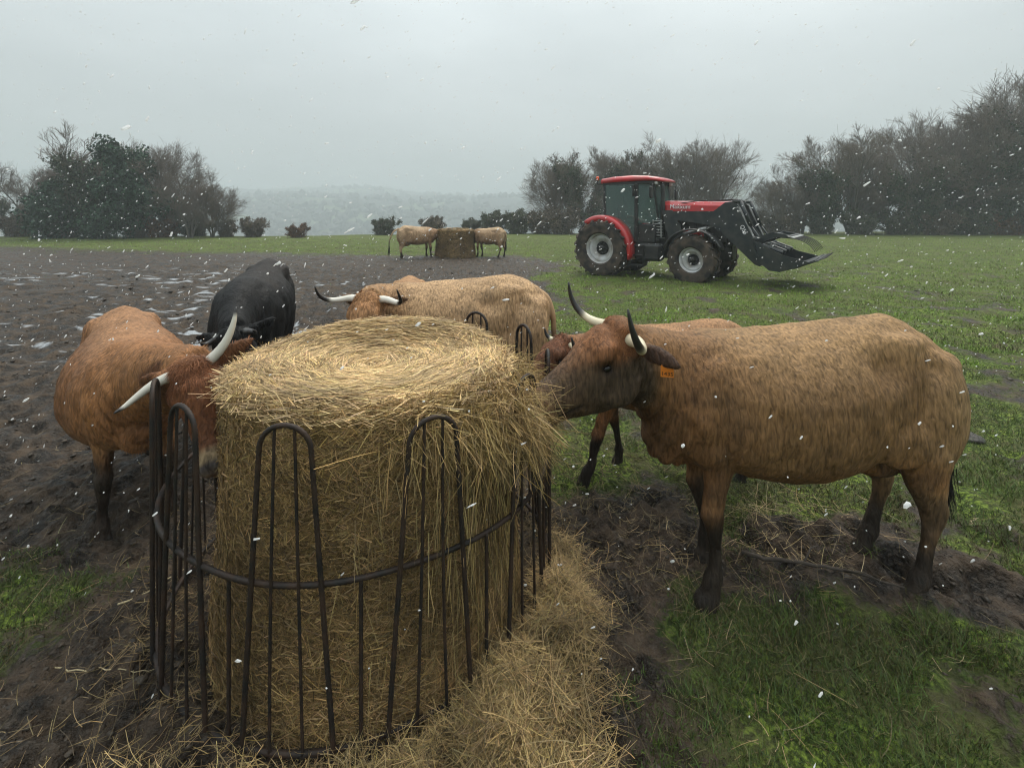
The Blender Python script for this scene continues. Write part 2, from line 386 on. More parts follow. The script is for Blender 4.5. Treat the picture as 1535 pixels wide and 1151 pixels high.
bp = N.new('ShaderNodeBump'); bp.inputs['Strength'].default_value = .8; bp.inputs['Distance'].default_value = .03; L.new(n3.outputs['Fac'], bp.inputs['Height'])
bp2 = N.new('ShaderNodeBump'); bp2.inputs['Strength'].default_value = .7; bp2.inputs['Distance'].default_value = .13; L.new(n2.outputs['Fac'], bp2.inputs['Height']); L.new(bp.outputs[0], bp2.inputs['Normal']); L.new(bp2.outputs[0], b.inputs['Normal'])
go = g.build('ground', gm); tag(go, kind='structure')

# ------------------------------------------------------------------ grass blades
leafm = mat('grass_blade', vcol=True, rough=.55, spec=.3)
def blades(n, y0, y1, hmin, hmax, wid, name, label=None, xw=1.25, seed=1):
    r = np.random.default_rng(seed)
    y = y0*(y1/y0)**r.random(n); x = (r.random(n)*2-1)*(y*xw+.6)
    p = np.stack([x, y], 1); m = mudmask(x, y)+.65*fbm(p*2.2, 3, 5)+.25*fbm(p*9, 2, 8)
    k = r.random(n) > sstep(.22, .62, m)
    d = np.hypot(x-BC[0], y-BC[1]); k &= d > 1.0+.35*r.random(n)
    x, y, m = x[k], y[k], m[k]; n = len(x); z = H(x, y)-.004
    h = (hmin+(hmax-hmin)*r.random(n)**1.6)*(1.15-.7*np.clip(m, 0, 1))
    tuft = sstep(.1, .5, fbm(np.stack([x, y], 1)*3.1, 2, 66)); h = h*(1+.9*tuft)
    D = np.stack([r.normal(0, .55, n), r.normal(0, .55, n), np.ones(n)], 1)
    C2 = nrm(np.stack([r.normal(size=n), r.normal(size=n), -.3*np.ones(n)], 1))
    c = (np.array([.058, .100, .019]) if y0 < 4 else np.array([.135, .225, .030]))[None]*(.35+1.0*r.random((n, 1)))*(1+.3*tuft[:, None]); c = c*(.62+.38*sstep(2.5, 8, y))[:, None] if False else c; br_ = sstep(-.1, .5, fbm(p[k]*.9, 3, 19))[:, None]*(r.random((n, 1)) < .55); c = c*(1-br_)+br_*np.array([.060, .058, .022])*(.4+.9*r.random((n, 1)))
    c[:, 0] += .03*r.random(n)*(r.random(n) > .5); yel = r.random(n) > .92; c[yel] = np.array([.16, .14, .06])
    W = np.stack([r.normal(size=n), r.normal(size=n), .15*r.normal(size=n)], 1)
    gg = ribbons(np.stack([x, y, z], 1), D, h, wid*(.6+.8*r.random(n))*(y/ y0)**.35, segs=2, curl=.45, col=c, W=W, taper=.15, C2=C2)
    o = gg.build(name, leafm); tag(o, label, 'grass', kind='stuff')
    print(name, n)
blades(300000, 1.5, 6.0, .018, .06, .0038, 'grass', 'short wet grass tufts growing near the muddy feeder')
blades(230000, 6.0, 34, .03, .06, .011, 'grass', 'cropped bright green grass of the open field', seed=2)

# ------------------------------------------------------------------ hay
strawm = mat('straw', vcol=True, rough=.62, spec=.3)
hayb = mat('hay_core', color=(.20, .135, .058), rough=.9, noise=(22, .8, (.09, .058, .025)), bump=[(60, 1, .02)])
def straw_cols(r, n, a=(.43, .32, .15), lo=.35, hi=1.25):
    c = np.array(a)[None]*(lo+(hi-lo)*r.random((n, 1))); c = c*(1+.12*r.normal(size=(n, 3))*np.array([.4, .3, .8]))
    dk = r.random(n) > .84; c[dk] *= .35; return np.clip(c, .005, .85)
BR, BH = .67, 1.195
def bale_radius(a, z):
    p = np.stack([np.cos(a)*2.0, np.sin(a)*2.0, z*1.6], 1)
    return BR*(1+.042*fbm(p, 3, 71))+.05*sstep(.7, 0., z)-.02*sstep(BH-.08, BH+.03, z)**2
def bale_top(x, y):
    """x,y relative to bale centre"""
    r = np.hypot(x, y)/BR; p = np.stack([x, y], 1)*3
    return BH-.035+.045*sstep(.15, .75, r)+.022*fbm(p, 3, 81)-.06*sstep(.86, 1.05, r)+.05*sstep(.35, .8, y/BR)
def make_bale(cx, cy, z0, n_top, n_side, name, label, seed=3, bright=1.0, wid=.0025, drape=True, group=None):
    r = np.random.default_rng(seed); g = Geo()
    nA, nZ = 96, 26; A = np.linspace(0, 2*PI, nA, endpoint=False); rings = []
    for i, z in enumerate(np.linspace(-.06, BH-.02, nZ)):
        R = bale_radius(A, np.full(nA, z))-.022; rings.append(np.stack([np.cos(A)*R, np.sin(A)*R, np.full(nA, z)], 1))
    for q in (.93, .82, .65, .45, .25, .08):
        R = BR*q*np.ones(nA); x_, y_ = np.cos(A)*R, np.sin(A)*R; rings.append(np.stack([x_, y_, bale_top(x_, y_)-.02], 1))
    g.loft(rings, col=(.15, .11, .05), mi=0)
    # sides: tangled stems lying on the surface
    n = n_side; a = r.random(n)*2*PI; z = r.random(n)**.9*(BH-.03); R = bale_radius(a, z)+r.random(n)*.018-.012
    P = np.stack([np.cos(a)*R, np.sin(a)*R, z], 1); T = np.stack([-np.sin(a), np.cos(a), 0*a], 1); Nn = np.stack([np.cos(a), np.sin(a), 0*a], 1)
    th = r.normal(0, .75, n)+np.where(r.random(n) < .28, PI/2, 0); D = T*np.cos(th)[:, None]*r.choice([-1, 1], n)[:, None]+np.array([0, 0, 1.])*np.sin(th)[:, None]+Nn*r.normal(.02, .13, n)[:, None]
    Wd = np.cross(D, Nn)+.45*r.normal(size=(n, 3)); ln = .03+.10*r.random(n)
    lyr = .80+.30*fbm(np.stack([np.cos(a)*2, np.sin(a)*2, z*16], 1), 2, 5)+.5*fbm(np.stack([np.cos(a)*2, np.sin(a)*2, z*2.5], 1), 3, 55)
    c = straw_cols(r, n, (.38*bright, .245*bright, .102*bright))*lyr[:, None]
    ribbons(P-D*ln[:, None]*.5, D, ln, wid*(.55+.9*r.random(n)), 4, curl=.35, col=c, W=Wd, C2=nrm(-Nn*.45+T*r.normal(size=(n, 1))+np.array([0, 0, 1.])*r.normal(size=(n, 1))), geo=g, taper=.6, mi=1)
    # top: rolled layers, stems following the spiral
    n = n_top; rr = BR*np.sqrt(r.random(n))*.985; a = r.random(n)*2*PI; x_, y_ = np.cos(a)*rr, np.sin(a)*rr
    P = np.stack([x_, y_, bale_top(x_, y_)+.002+.02*r.random(n)**1.5], 1); T = np.stack([-np.sin(a), np.cos(a), 0*a], 1)*r.choice([-1, 1], n)[:, None]; Rr = np.stack([np.cos(a), np.sin(a), 0*a], 1)
    D = T+Rr*r.normal(0, .42, n)[:, None]+np.array([0, 0, 1.])*r.normal(0, .07, n)[:, None]; ln = np.minimum(.05+.16*r.random(n), rr*.9+.03)
    Wd = np.cross(D, [0, 0, 1.])+.35*r.normal(size=(n, 3))
    lyr = .9+.12*np.sin(rr*80+a+3*fbm(np.stack([x_, y_], 1)*4, 2, 4))+.45*fbm(np.stack([x_, y_], 1)*3.5, 2, 14)
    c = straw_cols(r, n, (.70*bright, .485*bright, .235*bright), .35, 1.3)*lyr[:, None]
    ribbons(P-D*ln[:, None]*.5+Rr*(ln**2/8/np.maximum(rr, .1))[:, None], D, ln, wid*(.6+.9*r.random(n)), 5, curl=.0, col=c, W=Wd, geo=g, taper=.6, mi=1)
    # shaggy rim
    n = n_top//4; a = r.random(n)*2*PI; R = BR*.93+.035*r.random(n); z = BH-.0-.14*r.random(n)**1.5
    P = np.stack([np.cos(a)*R, np.sin(a)*R, z], 1); T = np.stack([-np.sin(a), np.cos(a), 0*a], 1)*r.choice([-1, 1], n)[:, None]; Nn = np.stack([np.cos(a), np.sin(a), 0*a], 1)
    D = T+Nn*r.normal(.04, .15, n)[:, None]+np.array([0, 0, 1.])*r.normal(-.1, .3, n)[:, None]; ln = .05+.12*r.random(n)
    ribbons(P-D*ln[:, None]*.5, D, ln, wid*(.5+.8*r.random(n)), 5, curl=.25, col=straw_cols(r, n, (.58*bright, .39*bright, .175*bright)), geo=g, taper=.5, sag=.12*r.random(n), mi=1)
    if drape:
        # pulled-out hay hanging over the feeder on the right, towards the muzzle
        for (ang, spr, cnt, out, low) in ((-30, 14, 2600, .13, .20), (-8, 15, 4800, .22, .26), (15, 13, 2400, .17, .14), (-54, 12, 2000, .07, .12)):
            n = cnt; a = np.radians(ang+spr*r.normal(size=n)*.6); R = BR*.92+out*r.random(n)**.8; z = BH-.0-(R-BR*.9)*.55-low*r.random(n)**1.3
            P = np.stack([np.cos(a)*R, np.sin(a)*R, z], 1); Nn = np.stack([np.cos(a), np.sin(a), 0*a], 1); T = np.stack([-np.sin(a), np.cos(a), 0*a], 1)
            D = Nn*r.normal(.25, .45, n)[:, None]+T*r.normal(0, .6, n)[:, None]+np.array([0, 0, 1.])*r.normal(-.5, .55, n)[:, None]
            ln = .06+.15*r.random(n)
            ribbons(P-D*.03, D, ln, wid*(.55+.8*r.random(n)), 5, curl=.4, col=straw_cols(r, n, (.47, .32, .13), .3, 1.3), geo=g, taper=.5, sag=.35*r.random(n), mi=1)
        n = 1300; P = np.array([.71, -.33, BH-.13])+r.normal(size=(n, 3))*np.array([.055, .06, .055]); D = r.normal(size=(n, 3))*.6+np.array([.5, -.3, -.45]); ln = .07+.13*r.random(n)
        ribbons(P-D*.05, D, ln, wid*(.55+.7*r.random(n)), 5, curl=.4, col=straw_cols(r, n, (.50, .34, .15), .3, 1.3), geo=g, taper=.5, sag=.35*r.random(n), mi=1)
        # the wisp in the cow's mouth: from the bale's right shoulder out to the lips
        n = 2600; u = r.random(n); a0 = np.array([.60, .02, BH-.09]); a1 = np.array([.83, -.13, BH-.20])
        P = a0+(a1-a0)*u[:, None]+r.normal(size=(n, 3))*np.array([.05, .06, .055])*(1.1-.45*u)[:, None]; P[:, 2] -= .05*np.abs(r.normal(size=n))+.05*np.sin(u*PI)
        D = nrm(a1-a0)[None]*.9+r.normal(size=(n, 3))*.55+np.array([0, 0, -.35]); ln = .07+.13*r.random(n)
        ribbons(P-D*.06, D, ln, wid*(.55+.7*r.random(n)), 5, curl=.35, col=straw_cols(r, n, (.47, .32, .13), .3, 1.3), geo=g, taper=.5, sag=.4*r.random(n), mi=1)
        # vertical stems sliding down the front
        for (ang, cnt) in ((-52, 150), (-40, 240), (-25, 260), (-75, 50)):
            n = cnt; a = np.radians(ang+5*r.normal(size=n)); R = BR+.02+.04*r.random(n); z = .95*r.random(n)+.05
            P = np.stack([np.cos(a)*R, np.sin(a)*R, z], 1); D = np.stack([.10*r.normal(size=n), .12*r.normal(size=n), -np.ones(n)], 1); ln = .12+.22*r.random(n)
            ribbons(P, D, ln, wid*(.6+.7*r.random(n)), 5, curl=.14, col=straw_cols(r, n, (.44, .32, .14), .4, 1.3), geo=g, taper=.5, mi=1)
    o = g.build(name, [hayb, strawm], smooth=True); o.location = (cx, cy, z0)
    return tag(o, label, 'hay bale', group)
BALE = make_bale(-.685, 2.42, .0, 62000, 135000, 'hay_bale', 'big golden round hay bale standing on end inside the near feeder')

def loose(n, fn, name, label, seed, cols=(.34, .25, .115), lmin=.05, lmax=.16, wid=.0022, flat=.18, lift=.0):
    r = np.random.default_rng(seed); x, y, up = fn(r, n); z = H(x, y)+up
    n = len(x); th = r.random(n)*2*PI; D = np.stack([np.cos(th), np.sin(th), r.normal(.04, flat, n)], 1); ln = lmin+(lmax-lmin)*r.random(n)**1.5
    dist = np.hypot(x, y); Wd = np.cross(D, [0, 0, 1.])+.35*r.normal(size=(n, 3)); pn = fbm(np.stack([x, y], 1)*5.5, 3, 88)
    q = r.random(n) < .35+1.1*sstep(-.35, .15, pn); x, y, z, D, ln, dist, Wd, pn = x[q], y[q], z[q], D[q], ln[q], dist[q], Wd[q], pn[q]; n = len(x)
    g = ribbons(np.stack([x, y, z], 1)-D*ln[:, None]*.5*np.array([1, 1, .0]), D, ln, wid*(.6+.8*r.random(n))*np.maximum(1, dist/3), 4, curl=.38, col=straw_cols(r, n, cols, .3, 1.35)*(.80+.75*pn[:, None]), W=Wd, taper=.6)
    return tag(g.build(name, strawm), label, 'straw', kind='stuff')
def f_pile(r, n):
    c = np.array([[.25, 2.22, .075, .22, 1.3], [.11, 1.98, .09, .16, 1.3], [-.02, 1.74, .12, .13, 1.1], [-.25, 1.60, .2, .08, .5], [.20, 1.82, .06, .14, .45], [.2, 2.55, .08, .16, .35], [-.75, 1.56, .4, .05, .2], [.05, 1.58, .10, .10, .5]]); pr = c[:, 4]/c[:, 4].sum()
    k = r.choice(len(c), n, p=pr); x = c[k, 0]+r.normal(size=n)*c[k, 2]; y = c[k, 1]+r.normal(size=n)*c[k, 3]
    d = np.hypot(x-BC[0], y-BC[1]); q = (d > .93)
    x, y, k = x[q], y[q], k[q]; return x, y, r.random(len(x))**2*np.where(k < 3, .085, .03)+.005
loose(42000, f_pile, 'spilled_hay', 'heap of spilled hay trampled beside the feeder', 21, cols=(.42, .29, .125))
def f_ring(r, n):
    a = r.random(n)*2*PI; R = .78+np.abs(r.normal(0, .22, n)); x = BC[0]+np.cos(a)*R; y = BC[1]+np.sin(a)*R
    return x, y, .004+.03*r.random(n)**2
loose(7000, f_ring, 'spilled_hay', 'thin scatter of hay round the foot of the feeder bars', 22, cols=(.22, .15, .065))
def f_wide(r, n):
    k = r.random(n); x = np.where(k < .45, r.normal(.9, .75, n), r.normal(-1.2, 1.5, n)); y = np.where(k < .45, r.normal(2.9, .6, n), r.normal(2.6, 1.0, n))
    q = (y > 1.4) & (np.hypot(x-BC[0], y-BC[1]) > .9); x, y = x[q], y[q]
    return x, y, .004+.02*r.random(len(x))**2
loose(7000, f_wide, 'scattered_straw', 'stray straw stems scattered over the trampled mud', 23, cols=(.27, .20, .10), lmax=.17, wid=.0019)
def f_tuft(r, n):
    x = r.normal(1.55, .28, n); y = r.normal(2.95, .16, n); return x, y, .005+.03*r.random(n)
loose(420, f_tuft, 'scattered_straw', 'small heap of pale straw under the belly of the nearest cow', 24, cols=(.42, .32, .16), lmax=.24)

# ------------------------------------------------------------------ feeder of bent reinforcing bar
rebar = mat('rebar', color=(.012, .010, .009), rough=.6, metal=.0, noise=(14, .8, (.045, .024, .014)), bump=[(90, .5, .004)], spec=.3)
RR = .95; HT = 1.185; MZ = .64
def ribbed(P, r, n=8, geo=None):
    """bar with the transverse ribs of reinforcing steel"""
    P = np.asarray(P, float); s = np.concatenate([[0], np.cumsum(np.linalg.norm(np.diff(P, axis=0), axis=1))]); m = int(s[-1]/.0085)
    t = np.linspace(0, s[-1], m); Q = np.stack([np.interp(t, s, P[:, i]) for i in range(3)], 1); rad = np.where(np.arange(m) % 2, r*1.10, r*.93)
    geo.tube(Q, rad, n); return geo
fd = empty('bale_feeder', (BC[0], BC[1], 0), 0, 'dark rusty ring feeder of bent rebar hoops caging the near bale', 'feeder')
def ringpath(z, wob=.01, n=180):
    a = np.linspace(0, 2*PI, n+1); R = RR+wob*np.sin(3*a+1)+.006*np.sin(7*a); return np.stack([np.cos(a)*R, np.sin(a)*R, z+.012*np.sin(2*a+.6)], 1)
gz = [H1(BC[0]+RR*math.cos(math.radians(k*30)), BC[1]+RR*math.sin(math.radians(k*30))) for k in range(12)]
g = ribbed(ringpath(MZ), .0104, 8, Geo()); g.build('middle_ring', rebar, fd)
g = ribbed(ringpath(.055), .0115, 8, Geo()); g.build('ground_ring', rebar, fd)
def onring(a, z, dr=0): return np.array([math.cos(a)*(RR+dr), math.sin(a)*(RR+dr), z])
for k in range(12):
    rr_ = random.Random(k*7+1); a0 = math.radians(-90.8+30*k+rr_.uniform(-.8, .8)); lean = rr_.uniform(-.012, .012); wt, wb = .089, .162
    hz_ = HT+rr_.uniform(-.015, .02)-(0.14 if k in (6, 7) else .2 if k == 8 else .06 if k == 9 else 0); P = []
    for t in np.linspace(0, 1, 14): P.append((-wb+(wb-wt)*t, .02+(hz_-wt-.02)*t))
    for t in np.linspace(0, PI, 14)[1:-1]: P.append((-wt*math.cos(t), hz_-wt+wt*math.sin(t)))
    for t in np.linspace(1, 0, 14): P.append((wb-(wb-wt)*t, .02+(hz_-wt-.02)*t))
    pts = [onring(a0+u/RR, z, .017+lean*z) for u, z in P]
    ribbed(pts, .0094, 8, Geo()).build('hoop', rebar, fd)
    for s in (-1, 1):
        ub, ut = s*.058, s*.034; zt = hz_-wt+math.sqrt(wt**2-ut**2); bow = rr_.uniform(-.008, .008)
        pts = [onring(a0+(ub+(ut-ub)*t+bow*math.sin(PI*t))/RR, .02+(zt-.02)*t, .017+lean*(.02+(zt-.02)*t)) for t in np.linspace(0, 1, 12)]
        ribbed(pts, .0060, 6, Geo()).build('bar', rebar, fd)
    a1 = a0+math.radians(15); pts = [onring(a1, z, 0) for z in (.02, .3, MZ+.012*math.sin(2*a1+.6))]
    ribbed(pts, .0075, 6, Geo()).build('short_bar', rebar, fd)

# ------------------------------------------------------------------ clods of wet mud
def blobs(r, x, y, sz, flat=.6):
    n = len(x); th_ = [(0, 0, -1), (0, 0, 1)]+[(math.cos(a)*math.sqrt(1-q*q), math.sin(a)*math.sqrt(1-q*q), q) for q in (-.45, .45) for a in np.linspace(0, 2*PI, 7)[:-1]]
    b = np.array(th_); J = 1+.30*r.normal(size=(n, len(b), 1)); V = b[None]*J*np.stack([sz*(.7+.8*r.random(n)), sz*(.7+.8*r.random(n)), sz*flat*(.5+.8*r.random(n))], 1)[:, None]
    V += np.stack([x, y, H(x, y)-sz*.05], 1)[:, None]; T_ = []
    for i in range(6):
        j = (i+1) % 6; T_ += [[0, 2+j, 2+i], [1, 8+i, 8+j], [2+i, 2+j, 8+j], [2+i, 8+j, 8+i]]
    return V.reshape(-1, 3), (np.array(T_)[None]+(np.arange(n)*len(b))[:, None, None]).reshape(-1, 3)
mudm = mat('wet_mud', vcol=True, rough=.5, spec=.3, bump=[(60, .6, .01)])
r = np.random.default_rng(77); n = 9000; y = 1.5*(16/1.5)**r.random(n); x = (r.random(n)*2-1)*(y*1.2+.4); mk_ = mudmask(x, y); k = (r.random(n) < sstep(.35, .8, mk_)) & (np.hypot(x-BC[0], y-BC[1]) > .75); x, y = x[k], y[k]; n = len(x)
V, F = blobs(r, x, y, (.003+.011*r.random(n)**3)*(1+y*.15)); g = Geo(); g.add(V, F, np.repeat(np.array([.036, .026, .017])[None]*(.4+1.1*r.random((n, 1))), 14, 0))
tag(g.build('mud_clods', mudm), 'trampled clods of dark wet mud over the poached ground', 'mud', kind='stuff')
# ------------------------------------------------------------------ cattle
def coat_mat(name, rough=.6, spec=.18, bumpk=1.0):
    m = bpy.data.materials.new(name); m.use_nodes = True; nt = m.node_tree; N = nt.nodes; L = nt.links; b = N['Principled BSDF']
    a = N.new('ShaderNodeAttribute'); a.attribute_name = 'Col'; tc = N.new('ShaderNodeTexCoord')
    mp = N.new('ShaderNodeMapping'); mp.inputs['Scale'].default_value = (48, 30, 11); mp.inputs['Rotation'].default_value = (0, .35, 0); L.new(tc.outputs['Object'], mp.inputs[0])
    n = N.new('ShaderNodeTexNoise'); n.inputs['Scale'].default_value = 1.6; n.inputs['Detail'].default_value = 4; n.inputs['Distortion'].default_value = .6; L.new(mp.outputs[0], n.inputs['Vector'])
    r = N.new('ShaderNodeMapRange'); r.inputs[1].default_value = .3; r.inputs[2].default_value = .7; r.inputs[3].default_value = .45; r.inputs[4].default_value = 1.35; L.new(n.outputs['Fac'], r.inputs[0])
    mx = N.new('ShaderNodeMix'); mx.data_type = 'RGBA'; mx.blend_type = 'MULTIPLY'; mx.inputs[0].default_value = 1; L.new(a.outputs['Color'], mx.inputs[6]); L.new(r.outputs[0], mx.inputs[7]); L.new(mx.outputs[2], b.inputs['Base Color'])
    bp = N.new('ShaderNodeBump'); bp.inputs['Strength'].default_value = .8*bumpk; bp.inputs['Distance'].default_value = .012; L.new(n.outputs['Fac'], bp.inputs['Height']); L.new(bp.outputs[0], b.inputs['Normal'])
    b.inputs['Roughness'].default_value = rough; b.inputs['Specular IOR Level'].default_value = spec; pass
    return m
hide = coat_mat('hide'); hairm = mat('hair', vcol=True, rough=.55, spec=.18)
hornm = mat('horn', vcol=True, rough=.35, bump=[(30, .3, .004)]); eyem = mat('eye', color=(.006, .0045, .004), rough=.18, spec=.4)
tagm = mat('ear_tag', color=(.75, .22, .03), rough=.45); inkm = mat('tag_ink', color=(.03, .02, .015), rough=.6)

def ellipsoid(g, c, r, R=None, n=18, m=12):
    th = np.linspace(-PI/2, PI/2, m+1)[1:-1]; a = np.linspace(0, 2*PI, n, endpoint=False)
    rg = np.array([np.stack([np.sin(t)*r[0]*np.ones(n), np.cos(t)*r[1]*np.cos(a), np.cos(t)*r[2]*np.sin(a)], 1) for t in th])
    if R is not None: rg = rg@np.asarray(R).T
    g.loft(rg+np.asarray(c))

TORSO = [(-1.38, 1.13, 1.00, .05), (-1.34, 1.20, .86, .12), (-1.27, 1.275, .78, .185), (-1.16, 1.34, .73, .23), (-1.03, 1.378, .68, .255), (-.88, 1.365, .635, .29), (-.72, 1.345, .585, .335), (-.56, 1.33, .56, .37), (-.4, 1.318, .56, .38),
         (-.22, 1.31, .585, .355), (-.05, 1.305, .625, .305), (.08, 1.295, .63, .255), (.19, 1.265, .68, .20), (.29, 1.215, .78, .145), (.34, 1.17, .87, .10)]
HEADSEC = [(-.075, -.01, .075, .075), (-.05, .0, .12, .10), (0, .0, .15, .118), (.06, -.01, .175, .125), (.12, -.025, .178, .122), (.19, -.035, .160, .108), (.26, -.035, .130, .090), (.33, -.03, .105, .078), (.40, -.025, .090, .074), (.455, -.025, .085, .078), (.49, -.03, .074, .074), (.515, -.035, .05, .055)]

def make_cow(name, label, loc, heading, head_o, head_f, head_l, neck=None, legs=((0, 0), (0, 0), (0, 0), (0, 0)), pal=None, voxel=.014, fur=30000, furlen=.024, furw=.0028, scale=1.0,
             horn=1.0, ear_tag=None, torso_dz=None, seed=1, group=None, belly=1.0, tail=None, headscale=1.0, arch=0.0, bodylen=.955, sink=0.0, hornpath=None, detail=True):
    """local frame: x forward, y left, origin on the ground between the front feet"""
    r = np.random.default_rng(seed)
    g = Geo(); a = np.linspace(0, 2*PI, 30, endpoint=False); rings = []
    for (x, zt, zb, hw) in TORSO:
        zb = zb if belly == 1 else .66+(zb-.66)*belly
        zc = (zt+zb)/2; hz = (zt-zb)/2; ca, sa = np.cos(a), np.sin(a)
        wid = hw*np.sign(ca)*np.abs(ca)**.82*(1-.30*np.clip(sa, 0, 1)**2.2)*(1+.03*np.clip(-sa, 0, 1))*(.93+.07*belly)
        rings.append(np.stack([np.full(30, x), wid, zc+hz*np.sign(sa)*np.abs(sa)**.93+arch*math.exp(-((x+1.1)/.4)**2)*np.clip(sa, 0, 1)], 1))
    g.loft(rings)
    for s in (-1, 1):
        ellipsoid(g, (-.99, s*.14, 1.26), (.15, .062, .055)); ellipsoid(g, (-1.27, s*.10, 1.12), (.08, .06, .09))
        ellipsoid(g, (-.02, s*.185, .96), (.18, .10, .26)); ellipsoid(g, (.02, s*.17, .80), (.12, .09, .14))
        ellipsoid(g, (-1.16, s*.155, .93), (.20, .115, .31)); ellipsoid(g, (-.93, s*.24, .80), (.13, .05, .14))
    ellipsoid(g, (.15, 0, .77), (.17, .12, .16)); ellipsoid(g, (-.97, 0, .62), (.17, .12, .10))
    head_o = np.asarray(head_o, float); f = nrm(head_f); l = np.asarray(head_l, float); l = nrm(l-f*np.dot(l, f)); u = np.cross(f, l)
    HM = np.stack([f, l, u], 1)*headscale           # columns
    def hp(v): return np.asarray(v, float)@HM.T+head_o
    # neck
    nk0 = np.array([.02, 0, .99]); nk1 = hp((-.02, 0, -.0)); mid = (nk0+nk1)/2+np.array([0, 0, .03]) if neck is None else np.asarray(neck, float)
    t = np.linspace(0, 1, 11)[:, None]; P = (1-t)**2*nk0+2*t*(1-t)*mid+t**2*nk1
    tt = t[:, 0]; g.tube(P, .20*(1-tt)+.105*tt-.0*tt, 24, up=(0, 0, 1), ry=(.30*(1-tt)**1.1+.145*tt**.9))
    P2 = P+np.array([0, 0, -1.])*(.20*(1-tt)+.10*tt+.04*np.sin(tt*PI))[:, None]; g.tube(P2[4:-2], np.linspace(.055, .028, 5), 12, ry=np.linspace(.08, .05, 5))
    # head
    hr = []
    for (x, o, hh, hw) in HEADSEC:
        ca, sa = np.cos(a), np.sin(a); w_ = hw*np.sign(ca)*np.abs(ca)**.85*(1-.22*np.clip(-sa, 0, 1)**1.2 if x < .38 else 1)
        hr.append(hp(np.stack([np.full(30, x), w_, o+hh*np.sign(sa)*np.abs(sa)**(.85)], 1)))
    g.loft(hr)
    for s in (-1, 1):
        ellipsoid(g, hp((.085, s*.088, .085)), np.array((.06, .04, .045))*headscale, HM/headscale); ellipsoid(g, hp((.10, s*.085, -.09)), np.array((.10, .04, .09))*headscale, HM/headscale)
        ellipsoid(g, hp((.475, s*.045, .005)), np.array((.04, .032, .04))*headscale, HM/headscale)
        ep = np.array([[-.035, s*.08, .045], [-.05, s*.14, .045], [-.065, s*.20, .030], [-.085, s*.26, .005], [-.10, s*.305, -.02]])
        g.tube(hp(ep), np.array([.026, .034, .044, .036, .012])*headscale, 12, ry=np.array([.022, .020, .016, .014, .010])*headscale, up=HM[:, 2]*.75+HM[:, 0]*.65)
    ellipsoid(g, hp((-.03, 0, .115)), np.array((.06, .095, .05))*headscale, HM/headscale)
    ellipsoid(g, hp((.42, 0, -.095)), np.array((.07, .045, .028))*headscale, HM/headscale)
    # legs
    FR = [(0, .165, .92, .13, .075), (-.02, .17, .80, .105, .07), (-.01, .165, .68, .082, .062), (.0, .16, .58, .066, .054), (.012, .155, .49, .060, .050), (.020, .155, .43, .066, .056), (.012, .155, .37, .050, .044), (.006, .155, .28, .035, .033), (.004, .155, .18, .036, .035), (.01, .155, .13, .053, .050), (.025, .155, .075, .045, .045), (.045, .155, .03, .062, .056), (.05, .155, -.03, .066, .058)]
    HR = [(-1.125, .15, 1.02, .21, .09), (-1.155, .16, .86, .20, .105), (-1.145, .165, .72, .165, .095), (-1.155, .16, .60, .115, .078), (-1.190, .155, .50, .078, .058), (-1.225, .15, .43, .072, .050), (-1.230, .15, .38, .054, .045), (-1.210, .15, .28, .037, .034), (-1.190, .15, .17, .038, .036), (-1.180, .15, .12, .054, .050), (-1.160, .15, .07, .046, .045), (-1.140, .15, .03, .062, .056), (-1.135, .15, -.03, .066, .058)]
    for i, (src, s) in enumerate(((FR, 1), (FR, -1), (HR, 1), (HR, -1))):
        dx, dy = legs[i]; P = []; A = []; B = []
        for (x, y, z, rx, ry) in src:
            k = np.clip((.85-z)/.8, 0, 1); P.append((x+dx*k, s*y+dy*k, z)); A.append(rx); B.append(ry)
        g2 = []; 
        for (p, rx, ry) in zip(P, A, B): g2.append(np.stack([p[0]+rx*np.cos(a[::2]), p[1]+ry*np.sin(a[::2]), np.full(15, p[2])], 1))
        g.loft(g2)
    g.V = [np.concatenate([np.where(q[:, :1] < 0, q[:, :1]*bodylen, q[:, :1]), q[:, 1:]], 1) for q in g.V]
    raw = g.build('raw', hide, usecol=False)
    md = raw.modifiers.new('r', 'REMESH'); md.mode = 'VOXEL'; md.voxel_size = voxel; md.adaptivity = 0
    sm = raw.modifiers.new('s', 'SMOOTH'); sm.factor = .5; sm.iterations = max(5, int(.085/voxel)*2)
    dg = bpy.context.evaluated_depsgraph_get(); me = bpy.data.meshes.new_from_object(raw.evaluated_get(dg)); bpy.data.objects.remove(raw)
    n = len(me.vertices); V = np.zeros(n*3); me.vertices.foreach_get('co', V); V = V.reshape(-1, 3)
    Nn = np.zeros(n*3); me.vertices.foreach_get('normal', Nn); Nn = Nn.reshape(-1, 3)
    # surface relief: folds, ribs, nostrils, mouth, eye sockets
    iHM = np.linalg.inv(HM)
    def tohead(Q): return (Q-head_o)@iHM.T
    h_ = tohead(V); onhead = sstep(-.16, -.04, h_[:, 0])*sstep(.36, .26, np.linalg.norm(h_-np.array([.2, 0, -.03]), axis=1)) if True else 0
    d = .010*fbm(V*6, 3, seed)+.004*fbm(V*18, 2, seed+3)
    side = sstep(.12, .3, np.abs(V[:, 1])); d += .0075*np.sin(V[:, 0]*2*PI/.115+V[:, 2]*2.0)*sstep(-.85, -.7, V[:, 0])*sstep(-.15, -.3, V[:, 0])*side*sstep(.7, .8, V[:, 2])*sstep(1.25, 1.1, V[:, 2])
    d += -.022*np.exp(-((V[:, 0]+1.0-.25*(1.0-V[:, 2]))/.045)**2)*side*sstep(1.2, 1.05, V[:, 2])*sstep(.62, .75, V[:, 2])      # flank fold
